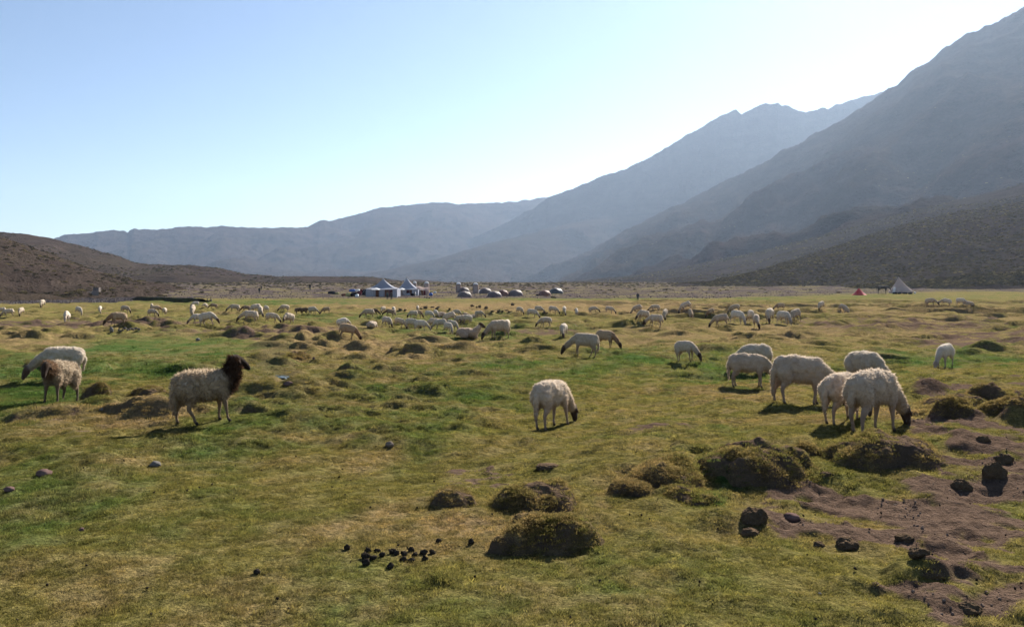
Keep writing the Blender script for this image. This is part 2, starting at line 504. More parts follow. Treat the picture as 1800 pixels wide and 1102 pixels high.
def make_blade_mat(name, instancer=True):
    m, t, n, l = new_mat(name)
    oi = N(t, 'ShaderNodeObjectInfo')
    geo = N(t, 'ShaderNodeNewGeometry')
    c, sep, at, n1, n2, n3 = turf_colour(t, geo.outputs['Position'], instancer)
    c = mixc(t, .8, c, ramp(t, oi.outputs['Random'], [(0, (.45, .5, .4)), (.5, (1, 1, 1)), (.9, (1.5, 1.4, 1.25)), (1, (2.1, 1.95, 1.7))]), 'MULTIPLY')
    d = N(t, 'ShaderNodeBsdfDiffuse'); l.new(c, d.inputs['Color'])
    tr = N(t, 'ShaderNodeBsdfTranslucent'); l.new(mixc(t, 1.0, c, (1.15, 1.2, 1.0), 'MULTIPLY'), tr.inputs['Color'])
    mx = N(t, 'ShaderNodeMixShader'); mx.inputs[0].default_value = .45
    l.new(d.outputs[0], mx.inputs[1]); l.new(tr.outputs[0], mx.inputs[2])
    out_surf(t, mx.outputs[0])
    return m
M_BLADE = make_blade_mat('grass_blades')

def make_rock_mat(name, ca, cb, olive, scale):
    m, t, n, l = new_mat(name)
    geo = N(t, 'ShaderNodeNewGeometry'); P = geo.outputs['Position']
    a = tex_noise(t, P, scale, 9, .62); b = tex_noise(t, P, scale * .22, 5, .55); g = tex_noise(t, P, scale * 9, 5, .7)
    mp = N(t, 'ShaderNodeMapping'); mp.inputs['Scale'].default_value = (1, 1, 3.2); mp.inputs['Rotation'].default_value = (.2, .35, 0); l.new(P, mp.inputs['Vector'])
    band = tex_noise(t, mp.outputs[0], scale * .8, 7, .6)
    c = ramp(t, a, [(.3, ca), (.7, cb)])
    c = mixc(t, ramp(t, b, [(.35, (0, 0, 0)), (.7, (.6, .6, .6))]), c, olive)
    c = mixc(t, .6, c, ramp(t, band, [(.3, (.65, .63, .65)), (.7, (1.35, 1.32, 1.25))]), 'MULTIPLY')
    c = mixc(t, .5, c, ramp(t, g, [(.3, (.6, .6, .6)), (.7, (1.4, 1.35, 1.3))]), 'MULTIPLY')
    p = N(t, 'ShaderNodeBsdfPrincipled'); l.new(c, p.inputs['Base Color']); p.inputs['Roughness'].default_value = .95
    p.inputs['Specular IOR Level'].default_value = 0
    l.new(bump(t, math_n(t, 'ADD', a, g), .8, .25 / scale), p.inputs['Normal'])
    out_surf(t, p.outputs[0])
    return m
M_MTN = make_rock_mat('mountain_rock', (.028, .019, .020), (.048, .036, .034), (.034, .029, .021), .02)
M_HILLD = make_rock_mat('dark_hill_earth', (.030, .025, .025), (.052, .043, .041), (.038, .035, .027), .12)
M_HILL = make_rock_mat('hill_earth', (.043, .033, .031), (.068, .052, .047), (.052, .045, .030), .12)

# ------------------------------------------------------------ ground sheet
MPX = [  # centre u, base v, width px, top v, depth factor, seed, label
    (957, 977, 176, 903, .85, 1.3, 'dark domed earth mound, nearest of all, capped with shaggy dry grass'),
    (940, 908, 152, 855, .8, 2.9, 'broad dark mound directly behind the nearest domed mound'),
    (797, 898, 88, 864, .8, 4.4, 'small smooth mound left of the two dark mounds in front'),
    (1168, 870, 160, 816, .85, 5.2, 'knobbly mound with mossy round right end, left of the wide flat-topped one'),
    (1325, 852, 205, 781, .7, 6.1, 'wide flat-topped dark mound with bare soil on its crown'),
    (1550, 832, 196, 762, .9, 7.7, 'large sloping mound below the biggest grazing sheep, tan grass on its right side'),
    (1108, 881, 70, 848, .9, 8.5, 'small tan grass hump tucked left of the knobbly mound'),
    (1420, 808, 46, 780, .8, 9.4, 'small dark hump in the gap between the two largest mounds'),
    (172, 706, 62, 678, .8, 10.1, 'dark slanting mound beside the hooves of the shaggy left sheep'),
    (264, 702, 66, 680, .8, 11.6, 'mossy mound just right of the dark slanting one at left'),
    (1685, 722, 140, 694, .8, 12.2, 'left-hand low mound of the dark cluster on the right edge'),
    (1755, 716, 120, 684, .8, 13.8, 'rearmost dark mound of the cluster on the right edge'),
    (1672, 752, 66, 728, .8, 14.5, 'small brown hump in front of the right-edge mound cluster'),
    (1765, 752, 90, 728, .8, 15.9, 'green-topped hump on the right edge below the dark cluster'),
    (1215, 890, 90, 872, .7, 16.3, 'long low tan hump in front of the knobbly mound'),
    (525, 636, 50, 622, .8, 17.7, 'round mossy mound standing over the little stream'),
]
for (u, v, w, vt, df, sd, lab) in MPX:
    x, y, z = hit(u, v, True)
    wm = w * y / FPX
    ry = wm * df / 2
    cy = y + ry
    cx = x * cy / y
    zt = CH - (vt - 500) / FPX * (cy + ry * .1)
    h = zt - float(z_ground(cx, cy, False)[0])
    h = min(max(h * 1.08, .06), .45)
    if sd == 1.3: h *= .82
    if sd == 7.7: h *= .9
    if sd == 6.1: h *= .85
    MOUNDS.append(dict(cx=cx, cy=cy, rx=wm / 2 * 1.03, ry=ry, h=h, seed=sd, rot=.15 * math.sin(sd), label=lab))

def build_ground():
    r = [0.4]
    while r[-1] < 260:
        r.append(r[-1] + max(.014, min(.0042 * r[-1], .45)) if r[-1] > 3.4 else r[-1] + .12)
    while r[-1] < 9000: r.append(r[-1] * 1.06)
    r = np.array(r)
    fine = np.arange(-.80, .80, .0032)
    rest = np.linspace(.80, 2 * np.pi - .80, 120)
    az = np.concatenate([fine, rest[:-1]])
    Rr, A = np.meshgrid(r, az, indexing='ij')
    jit = (rnd2(*np.meshgrid(np.arange(len(r)), np.arange(len(az)), indexing='ij'), 5) - .5) * .0016
    A2 = A + np.where((A < .78) & (A > -.78), jit, 0)
    X = Rr * np.sin(A2); Y = Rr * np.cos(A2)
    x = X.ravel(); y = Y.ravel()
    z0 = z_base(x, y)
    z, (u, v, lush, dry, soil, hum) = z_detail(x, y, z0, True)
    soil = np.maximum(soil, sstep(.9, .3, stream_dist(x, y)) * .3)
    az_ = x / np.maximum(y, 1)
    gy = np.interp(az_, [-.6, -.47, -.42, .25, .45, .7], [100, 108, 138, 143, 190, 210])
    grav = sstep(-3, 5, np.where(y > 0, y, 0) - gy + 6 * fbm2(x / 12, y / 12, 3, 77)) * (y > 20)
    V = np.stack([x, y, z], 1)
    V = np.vstack([V, [[0, 0, float(z[0])]]])
    F = grid_faces(len(r), len(az), True)
    F = F[:, ::-1]
    me = mesh_np('ground', V, F, M_GROUND)
    lay = np.stack([lush, dry, soil, grav], 1)
    lay = np.vstack([lay, lay[:1]])
    set_col(me, 'lay', lay)
    # close the little hole under the camera
    bm = bmesh.new(); bm.from_mesh(me); bm.verts.ensure_lookup_table()
    n = len(az); c = bm.verts[len(V) - 1]
    for j in range(n):
        f = bm.faces.new((c, bm.verts[j], bm.verts[(j + 1) % n])); f.smooth = True
    bm.normal_update(); bm.to_mesh(me); bm.free()
    return link('ground', me, kind='structure', label='short grazed meadow turf with hummocks, bare soil and gravel plain')
ground = build_ground()

# the little stream that glints between the hummocks
M_WATER, t, n, l = new_mat('stream_water')
p = N(t, 'ShaderNodeBsdfPrincipled'); p.inputs['Base Color'].default_value = (.02, .03, .025, 1); p.inputs['Roughness'].default_value = .06
geo = N(t, 'ShaderNodeNewGeometry')
l.new(bump(t, tex_noise(t, geo.outputs['Position'], 7, 3), .35, .02), p.inputs['Normal']); out_surf(t, p.outputs[0])
def build_stream():
    pts = []
    for (a, b) in zip(STREAM, STREAM[1:]):
        for k in range(12):
            f = k / 12; pts.append((a[0] * (1 - f) + b[0] * f, a[1] * (1 - f) + b[1] * f))
    pts.append(STREAM[-1]); P = np.array(pts)
    T = np.gradient(P, axis=0); T /= np.linalg.norm(T, axis=1)[:, None]; Nn = np.stack([-T[:, 1], T[:, 0]], 1)
    V = []
    P = P[30:]; Nn = Nn[30:]
    wv_ = np.clip(.6 + 1.3 * noise2(np.arange(len(P)) / 3.1, 0 * P[:, 0], 4), .12, 1.3)[:, None]
    for k in (-.20, 0, .20):
        q = P + Nn * k * wv_
        V.append(np.column_stack([q, z_base(P[:, 0], P[:, 1]) - .075]))
    V = np.stack(V, 1).reshape(-1, 3)
    link('stream', mesh_np('stream', V, grid_faces(len(P), 3), M_WATER), kind='structure', label='narrow shallow stream glinting between hummocks')
build_stream()
# ------------------------------------------------------------ mountains and hills
def lerp_row(row, us):
    row = sorted(row); U = [p[0] for p in row]
    return np.interp(us, U, [p[1] for p in row]), np.interp(us, U, [p[2] for p in row])

def make_range(name, rows, mat, label, nu, nv, amp, wave, seed, crest_amp=.3, back=.9, gully=1.0, extent=None, back_drop=.6, sc=1.0):
    """rows: foot ... crest, each a polyline (photo u, v, distance); the land behind falls away again"""
    us = np.linspace(*(extent or (rows[-1][0][0], rows[-1][-1][0])), nu)
    K = len(rows)
    vs = []; ds = []
    for r in rows:
        a, b = lerp_row(r, us); vs.append(a); ds.append(b * sc)
    vs = np.array(vs); ds = np.array(ds)
    z_rows = CH - (vs - 500) / FPX * ds
    tk = np.linspace(0, 1, K)
    ts = np.linspace(0, 1, nv)
    X = []; Y = []; Z = []; Tt = []
    for t_ in ts:
        i = min(int(t_ * (K - 1)), K - 2); f = t_ * (K - 1) - i
        f2 = f
        d = ds[i] * (1 - f2) + ds[i + 1] * f2
        zz = z_rows[i] * (1 - f2) + z_rows[i + 1] * f2
        X.append((us - 900) / FPX * d); Y.append(d); Z.append(zz); Tt.append(np.full(nu, t_))
    nb = nv // 3
    for k in range(1, nb + 1):
        f = k / nb
        d = ds[-1] + (ds[-1] - ds[0]) * back * f + 60 * f
        X.append((us - 900) / FPX * d); Y.append(d); Z.append(z_rows[-1] * (1 - back_drop * f * (2 - f)) - 30 * f * (z_rows[-1] > 60)); Tt.append(np.full(nu, 1 + f))
    X = np.array(X); Y = np.array(Y); Z = np.array(Z); Tt = np.array(Tt)
    q = fbm2(X / wave, Y / wave, 6, seed, .52)
    # gullies running down the slope
    warp = .5 * fbm2(X / wave, Y / wave, 3, seed + 9)
    g = 1 - np.abs(noise2((X * .8 - Y * .35) / (wave * .55) + warp, (X * .3 + Y * .8) / (wave * 2.6), seed + 20)) * 2
    g = g + .5 * (1 - np.abs(noise2((X * .8 - Y * .35) / (wave * .2) + warp * 2, (X * .3 + Y * .8) / (wave * 1.3), seed + 21)) * 2)
    env = np.where(Tt <= 1, sstep(0, .3, Tt) * (1 - (1 - crest_amp) * sstep(.8, 1, Tt)), crest_amp + (1 - crest_amp) * sstep(1, 1.3, Tt))
    Z = Z + amp * env * (q + .55 * gully * (g - .9))
    fine = fbm2(X / (wave * .07), Y / (wave * .07), 3, seed + 40, .6)
    Z = Z + amp * .085 * fine * sstep(0, .15, Tt)
    crag = np.abs(noise2(X / (wave * .16), Y / (wave * .16), seed + 50))
    Z = Z + amp * .12 * crag * np.exp(-((Tt - 1) / .05) ** 2)
    V = np.stack([X.ravel(), Y.ravel(), Z.ravel()], 1)
    me = mesh_np(name, V, grid_faces(Z.shape[0], nu)[:, ::-1], mat)
    o = link(name, me, kind='structure', label=label)
    return X, Y, Z, Tt

A_ = make_range('near_mountain', [
    [(820, 530, 2600), (1000, 530, 1300), (1200, 530, 600), (1500, 530, 400), (1800, 530, 350), (2500, 530, 320)],
    [(820, 515, 2700), (1000, 500, 1900), (1120, 490, 1350), (1250, 468, 1100), (1500, 418, 900), (1800, 345, 820), (2500, 220, 700)],
    [(820, 511, 2750), (1000, 478, 2150), (1120, 440, 1700), (1250, 405, 1500), (1500, 312, 1250), (1800, 205, 1150), (2500, 20, 1000)],
    [(820, 509, 2800), (900, 494, 2700), (950, 478, 2600), (1000, 458, 2500), (1050, 432, 2420), (1100, 406, 2350), (1170, 372, 2250), (1210, 352, 2200), (1250, 330, 2150), (1300, 306, 2080), (1345, 285, 2030),
     (1370, 268, 2000), (1400, 257, 1980), (1420, 243, 1960), (1440, 233, 1940), (1480, 212, 1910), (1515, 190, 1880), (1540, 172, 1860), (1556, 160, 1850), (1572, 154, 1840), (1585, 143, 1830), (1602, 125, 1810), (1618, 119, 1800), (1635, 106, 1790),
     (1648, 92, 1780), (1664, 84, 1770), (1680, 72, 1760), (1695, 62, 1750), (1705, 60, 1745), (1722, 51, 1735), (1732, 52, 1730), (1750, 42, 1720), (1780, 25, 1690), (1800, 14, 1670), (1900, -40, 1600), (2100, -130, 1500), (2500, -260, 1400)],
], M_MTN, 'dark steep mountainside filling the right of the view', 620, 260, 34, 300, 301, crest_amp=.10, extent=(820, 2500), gully=.7, sc=.88)
B_ = make_range('hazy_mountain', [
    [(500, 530, 3000), (1000, 530, 2800), (1800, 530, 2600)],
    [(500, 500, 4600), (800, 485, 4200), (1000, 455, 3800), (1300, 380, 3500), (1800, 280, 3200)],
    [(500, 492, 5000), (640, 478, 4900), (760, 446, 4700), (880, 398, 4450), (940, 366, 4300), (965, 348, 4250), (1000, 335, 4200), (1040, 320, 4150), (1050, 314, 4140), (1100, 299, 4080), (1130, 285, 4050), (1160, 268, 4020), (1200, 244, 3980), (1225, 231, 3960),
     (1245, 217, 3940), (1262, 207, 3930), (1275, 203, 3920), (1291, 195, 3910), (1300, 204, 3905), (1312, 198, 3900), (1328, 190, 3890), (1342, 186, 3880), (1350, 188, 3878), (1364, 185, 3870), (1368, 189, 3868), (1382, 190, 3860), (1400, 198, 3850), (1412, 201, 3845),
     (1430, 197, 3835), (1446, 193, 3830), (1450, 195, 3829), (1465, 188, 3820), (1485, 182, 3810), (1508, 173, 3800), (1532, 170, 3790), (1600, 150, 3750), (1800, 90, 3700)],
], M_MTN, 'pale hazy mountain with a notched double summit behind the dark one', 620, 200, 38, 480, 401, crest_amp=.07, extent=(500, 1800), gully=1.1, sc=.74)
C_ = make_range('distant_ridge', [
    [(-200, 530, 3600), (1300, 530, 3600)],
    [(-200, 470, 5000), (500, 462, 5000), (900, 440, 5200), (1300, 430, 5400)],
    [(-200, 440, 6000), (60, 440, 6000), (100, 420, 6000), (122, 413, 6000), (140, 412, 6000), (165, 410, 6000), (172, 408, 6000), (195, 406, 6000), (221, 407, 6000), (227, 410, 6000), (230, 405, 6000), (238, 403, 6000), (250, 405, 6000), (298, 404, 6000), (310, 401, 6000), (345, 399, 6000), (365, 401, 6000), (390, 399, 6000),
     (480, 401, 6000), (542, 400, 6000), (552, 394, 6100), (562, 388, 6100), (570, 387, 6100), (578, 390, 6100), (598, 384, 6150), (615, 380, 6200), (640, 374, 6200), (660, 368, 6250), (700, 363, 6300), (730, 360, 6300), (775, 357, 6300), (800, 360, 6300), (860, 358, 6300), (920, 354, 6300), (965, 347, 6300), (1300, 330, 6300)],
], M_MTN, 'long level blue ridge closing the valley', 620, 160, 42, 520, 501, crest_amp=.05, extent=(-200, 1300), sc=.62)
E_ = make_range('valley_spur', [
    [(560, 540, 2300), (1300, 540, 2300)],
    [(560, 493, 3000), (640, 482, 3000), (720, 466, 3000), (800, 446, 3050), (880, 424, 3100), (960, 405, 3150), (1060, 385, 3200), (1300, 340, 3300)],
], M_MTN, 'low dark spur running down into the valley below the hazy mountain', 320, 110, 24, 400, 601, crest_amp=.2, extent=(560, 1300), sc=.85)
L2_ = make_range('left_hill', [
    [(-700, 530, 380), (900, 530, 380)],
    [(-700, 470, 500), (0, 460, 480), (250, 482, 460), (500, 496, 460), (900, 506, 460)],
    [(-700, 330, 640), (-200, 380, 620), (0, 408, 600), (50, 412, 600), (97, 421, 600), (150, 434, 600), (200, 448, 600), (235, 461, 600), (262, 465, 590), (330, 467, 580), (385, 472, 575), (430, 482, 570), (500, 487, 565), (560, 486, 565), (650, 487, 565), (720, 495, 560), (900, 512, 560)],
], M_HILL, 'smooth brown hill on the left behind the shrubby slope', 420, 130, 3.5, 90, 701, crest_amp=.1, extent=(-700, 900), gully=.7)
L1_ = make_range('shrubby_slope', [
    [(-900, 560, 95), (0, 545, 108), (330, 545, 130)],
    [(-900, 480, 150), (0, 497, 150), (120, 508, 158), (250, 512, 175), (330, 520, 190)],
    [(-900, 250, 230), (-300, 350, 235), (0, 417, 240), (60, 437, 240), (110, 453, 245), (150, 468, 250), (190, 482, 255), (240, 494, 260), (290, 504, 265), (330, 515, 270)],
], M_HILL, 'near reddish slope on the left dotted with bushes', 420, 150, 1.6, 26, 801, crest_amp=.35, extent=(-900, 330), gully=.6)
R1_ = make_range('foothill', [
    [(900, 540, 300), (1800, 535, 260), (2600, 535, 240)],
    [(900, 508, 700), (1120, 497, 560), (1325, 480, 480), (1500, 455, 450), (1720, 420, 430), (2600, 300, 380)],
    [(900, 509, 900), (1000, 498, 860), (1115, 484, 800), (1200, 470, 760), (1325, 444, 700), (1420, 420, 665), (1500, 398, 640), (1620, 366, 615), (1720, 343, 600), (1800, 322, 580), (2600, 130, 520)],
], M_HILLD, 'long sunlit-edged foothill below the dark mountain', 460, 160, 3.0, 80, 901, crest_amp=.12, extent=(900, 2600), gully=.7)
R2_ = make_range('dark_foothill', [
    [(1180, 530, 225), (1500, 530, 218), (1800, 530, 212), (2600, 530, 200)],
    [(1180, 508, 300), (1400, 503, 270), (1500, 500, 255), (1650, 490, 245), (1800, 476, 240), (2600, 410, 225)],
    [(1180, 506, 320), (1250, 496, 340), (1330, 476, 365), (1400, 455, 380), (1470, 432, 400), (1535, 411, 420), (1600, 392, 428), (1660, 378, 430), (1720, 368, 435), (1800, 353, 440), (2600, 215, 450)],
], M_HILLD, 'dark foothill speckled with low shrubs behind the bell tent', 460, 170, 1.8, 50, 951, crest_amp=.15, extent=(1180, 2600), gully=.6)

# ------------------------------------------------------------ the air
def build_haze():
    lo = (-4500, -400, -8); hi = (6000, 7200, 800)
    V = [(x, y, z) for z in (lo[2], hi[2]) for x, y in ((lo[0], lo[1]), (hi[0], lo[1]), (hi[0], hi[1]), (lo[0], hi[1]))]
    me = bpy.data.meshes.new('haze'); me.from_pydata(V, [], [(0, 3, 2, 1), (4, 5, 6, 7), (0, 1, 5, 4), (1, 2, 6, 5), (2, 3, 7, 6), (3, 0, 4, 7)])
    m, t, n, l = new_mat('valley_haze')
    pv = N(t, 'ShaderNodeVolumePrincipled')
    pv.inputs['Color'].default_value = (.55, .72, 1.0, 1)
    pv.inputs['Density'].default_value = HAZE
    pv.inputs['Anisotropy'].default_value = .48
    o = N(t, 'ShaderNodeOutputMaterial'); l.new(pv.outputs[0], o.inputs['Volume'])
    me.materials.append(m)
    link('haze', me, kind='stuff', label='thin blue-white haze filling the valley')
HAZE = .72e-4
build_haze()

# ------------------------------------------------------------ instanced ground cover
def instancer(name, pts, rot, scale, src_objs, lay=None, label=None, mat=None, parent=None):
    """one object that scatters the given small meshes over its points (geometry nodes)"""
    coll = bpy.data.collections.new(name + '_source')
    for o in src_objs: coll.objects.link(o)
    me = bpy.data.meshes.new(name)
    n = len(pts)
    me.vertices.add(n); me.vertices.foreach_set('co', np.asarray(pts, np.float32).ravel())
    a = me.attributes.new('rot', 'FLOAT_VECTOR', 'POINT'); a.data.foreach_set('vector', np.asarray(rot, np.float32).ravel())
    a = me.attributes.new('siz', 'FLOAT_VECTOR', 'POINT'); a.data.foreach_set('vector', np.asarray(scale, np.float32).ravel())
    if lay is not None: set_col(me, 'lay', lay)
    if mat: me.materials.append(mat)
    me.update()
    ob = link(name, me, parent=parent, kind='stuff', label=label)
    ng = bpy.data.node_groups.new(name, 'GeometryNodeTree')
    ng.interface.new_socket('Geometry', in_out='INPUT', socket_type='NodeSocketGeometry')
    ng.interface.new_socket('Geometry', in_out='OUTPUT', socket_type='NodeSocketGeometry')
    gi = ng.nodes.new('NodeGroupInput'); go = ng.nodes.new('NodeGroupOutput')
    ip = ng.nodes.new('GeometryNodeInstanceOnPoints')
    ci = ng.nodes.new('GeometryNodeCollectionInfo'); ci.inputs['Collection'].default_value = coll
    ci.inputs['Separate Children'].default_value = True; ci.inputs['Reset Children'].default_value = True
    ra = ng.nodes.new('GeometryNodeInputNamedAttribute'); ra.data_type = 'FLOAT_VECTOR'; ra.inputs['Name'].default_value = 'rot'
    sa = ng.nodes.new('GeometryNodeInputNamedAttribute'); sa.data_type = 'FLOAT_VECTOR'; sa.inputs['Name'].default_value = 'siz'
    er = ng.nodes.new('FunctionNodeEulerToRotation')
    L = ng.links.new
    m2p = ng.nodes.new('GeometryNodeMeshToPoints')
    L(gi.outputs[0], m2p.inputs['Mesh'])
    L(m2p.outputs[0], ip.inputs['Points']); L(ci.outputs[0], ip.inputs['Instance'])
    ip.inputs['Pick Instance'].default_value = True
    L([o for o in ra.outputs if o.enabled][0], er.inputs[0]); L(er.outputs[0], ip.inputs['Rotation'])
    L([o for o in sa.outputs if o.enabled][0], ip.inputs['Scale'])
    L(ip.outputs[0], go.inputs[0])
    md = ob.modifiers.new('scatter', 'NODES'); md.node_group = ng
    return ob

def tuft_mesh(name, nbl, spread, hmin, hmax, width, lean, mat, seed):
    rg = np.random.default_rng(seed)
    V = []; F = []
    for i in range(nbl):
        a = rg.uniform(0, 6.283); rr = spread * math.sqrt(rg.uniform())
        bx, by = rr * math.cos(a), rr * math.sin(a)
        h = rg.uniform(hmin, hmax); da = rg.uniform(0, 6.283); ln = rg.uniform(.2, 1) * lean * h
        w = width * rg.uniform(.6, 1.3); wa = rg.uniform(0, 6.283)
        wx, wy = math.cos(wa) * w / 2, math.sin(wa) * w / 2
        tx, ty = bx + math.cos(da) * ln, by + math.sin(da) * ln
        n = len(V)
        V += [(bx - wx, by - wy, -.004), (bx + wx, by + wy, -.004), (bx + (tx - bx) * .45 + wx * .8, by + (ty - by) * .45 + wy * .8, h * .6), (tx, ty, h)]
        F += [(n, n + 1, n + 2), (n, n + 2, n + 3)]
    me = mesh_np(name, V, F, mat, False)
    return bpy.data.objects.new(name, me)

def hill_points(R, n, rng, tlo=0.0, thi=1.0, fn=None):
    X, Y, Z, T = R
    rows = np.nonzero((T[:, 0] >= tlo) & (T[:, 0] <= thi))[0]
    i = rng.integers(rows[0], rows[-1], n); j = rng.integers(0, X.shape[1] - 1, n)
    fi = rng.uniform(0, 1, n); fj = rng.uniform(0, 1, n)
    def s(Aa): return (Aa[i, j] * (1 - fi) + Aa[i + 1, j] * fi) * (1 - fj) + (Aa[i, j + 1] * (1 - fi) + Aa[i + 1, j + 1] * fi) * fj
    P = np.stack([s(X), s(Y), s(Z)], 1)
    # even out by area
    w = P[:, 1] / P[:, 1].max()
    keep = rng.uniform(0, 1, n) < w
    P = P[keep]
    if fn is not None: P = P[fn(P)]
    return P

M_BUSH, t, n, l = new_mat('bush_leaves')
oi = N(t, 'ShaderNodeObjectInfo')
c = ramp(t, oi.outputs['Random'], [(0, (.030, .027, .018)), (.5, (.060, .052, .028)), (.85, (.09, .076, .038)), (1, (.19, .155, .07))])
d = N(t, 'ShaderNodeBsdfDiffuse'); l.new(c, d.inputs['Color']); tr = N(t, 'ShaderNodeBsdfTranslucent'); l.new(c, tr.inputs['Color'])
mx = N(t, 'ShaderNodeMixShader'); mx.inputs[0].default_value = .35; l.new(d.outputs[0], mx.inputs[1]); l.new(tr.outputs[0], mx.inputs[2]); out_surf(t, mx.outputs[0])
def bush_mesh(name, seed, flat=.6):
    rg = np.random.default_rng(seed); V = []; F = []
    for i in range(70):
        d = rg.normal(size=3); d[2] = abs(d[2]); d /= np.linalg.norm(d)
        c = d * (.35 + .15 * rg.uniform()) * np.array([1, 1, flat]) + rg.normal(size=3) * .03
        a = rg.normal(size=3); a /= np.linalg.norm(a); b = np.cross(a, d); s = .12
        n = len(V); V += [c - a * s, c + a * s * .7 + b * s, c + b * s * -.9 + d * s * .8]; F.append((n, n + 1, n + 2))
    return bpy.data.objects.new(name, mesh_np(name, V, F, M_BUSH, False))
bushes = [bush_mesh('bush_clump', 50 + k, .5 + .15 * k) for k in range(3)]
def build_shrubs():
    rg = np.random.default_rng(5)
    P1 = hill_points(L1_, 9000, rg, .25, 1.1, lambda P: (fbm2(P[:, 0] / 25, P[:, 1] / 25, 3, 11) * .5 + .4 * (P[:, 2] / 12) + rg.uniform(-.6, .6, len(P))) > .05)
    P2 = hill_points(R2_, 60000, rg, .2, 1.1, lambda P: (np.abs(P[:, 0] / P[:, 1]) < .85) & (fbm2(P[:, 0] / 40, P[:, 1] / 40, 2, 12) > -.8))
    P3 = hill_points(R1_, 40000, rg, .35, 1.05, lambda P: (np.abs(P[:, 0] / P[:, 1]) < .8) & (fbm2(P[:, 0] / 60, P[:, 1] / 60, 2, 13) > -.3))
    P4 = hill_points(L2_, 9000, rg, .3, 1.05, lambda P: (np.abs(P[:, 0] / P[:, 1]) < .8) & (fbm2(P[:, 0] / 60, P[:, 1] / 60, 2, 14) > 0))
    y = rg.uniform(185, 420, 9000) ; a = rg.uniform(-.65, .35, 9000)
    k = rg.uniform(0, 1, 9000) < (y / 420) * (.25 + .75 * sstep(250, 330, y)); y = y[k]; x = (a[k]) * y
    P5 = np.stack([x, y, z_ground(x, y, False)], 1)
    P6 = hill_points(A_, 7000, rg, .35, .8, lambda P: (np.abs(P[:, 0] / P[:, 1]) < .75) & (fbm2(P[:, 0] / 150, P[:, 1] / 150, 2, 16) > -.1))
    P = np.vstack([P1, P2, P3, P4, P5, P6])
    s = np.concatenate([rg.uniform(.4, 1.2, len(P1)), rg.uniform(.45, 1.2, len(P2)), rg.uniform(.6, 1.5, len(P3)), rg.uniform(.8, 1.8, len(P4)), rg.uniform(.4, 1.1, len(P5)), rg.uniform(1.2, 2.6, len(P6))])
    rot = np.zeros((len(P), 3)); rot[:, 2] = rg.uniform(0, 6.28, len(P))
    S = np.stack([s * rg.uniform(.8, 1.4, len(P)), s, s * rg.uniform(.5, 1.0, len(P))], 1)
    instancer('low_shrubs', P, rot, S, bushes, label='countless low olive and straw-coloured shrubs dotting the slopes and plain', mat=M_BUSH)
build_shrubs()

# stones strewn over the gravel plain
M_STONE = simple_mat('grey_stone', (.11, .095, .095), .85, .4, 2.0)
def rock_mesh(name, seed, mat, sub=2, rough=.3, flat=.7, crumb=0):
    bm = bmesh.new(); bmesh.ops.create_icosphere(bm, subdivisions=sub, radius=1)
    co = np.array([v.co[:] for v in bm.verts])
    d = 1 + rough * fbm3(co * 1.3 + seed * 7.1, 3, seed) + rough * .25 * noise3(co * 6, seed + 3) + crumb * fbm3(co * 4.5 + seed, 3, seed + 8)
    for v, k in zip(bm.verts, d): v.co = v.co * k; v.co.z *= flat
    me = bpy.data.meshes.new(name); bm.to_mesh(me); bm.free(); me.materials.append(mat)
    for p in me.polygons: p.use_smooth = sub > 2
    return me
def build_plain_stones():
    rg = np.random.default_rng(8)
    y = np.concatenate([rg.uniform(98, 150, 14000), rg.uniform(140, 330, 16000)])
    a = np.concatenate([rg.uniform(-.62, -.36, 14000), rg.uniform(-.65, .6, 16000)])
    gy = np.interp(a, [-.6, -.47, -.42, .25, .45, .7], [100, 108, 138, 143, 190, 210])
    k = y > gy + 1; y = y[k]; a = a[k]; x = a * y
    P = np.stack([x, y, z_ground(x, y, False)], 1)
    s = rg.uniform(.05, .17, len(P)) ; rot = rg.uniform(0, 6.28, (len(P), 3))
    src = [bpy.data.objects.new('stone', rock_mesh('stone', k, M_STONE, 1)) for k in range(3)]
    instancer('gravel_stones', P, rot, np.stack([s, s, s * .7], 1), src, label='grey stones strewn thickly over the gravel plain', mat=M_STONE)
build_plain_stones()
# ------------------------------------------------------------ mounds and clods of the pasture
def lay_at(x, y, extra_soil=0.0):
    z0 = z_base(x, y)
    u, v, lush, dry, soil, hum, flat = masks(x, y, z0)
    return np.stack([lush, dry, np.clip(soil + extra_soil, 0, 1), np.zeros_like(lush)], 1)

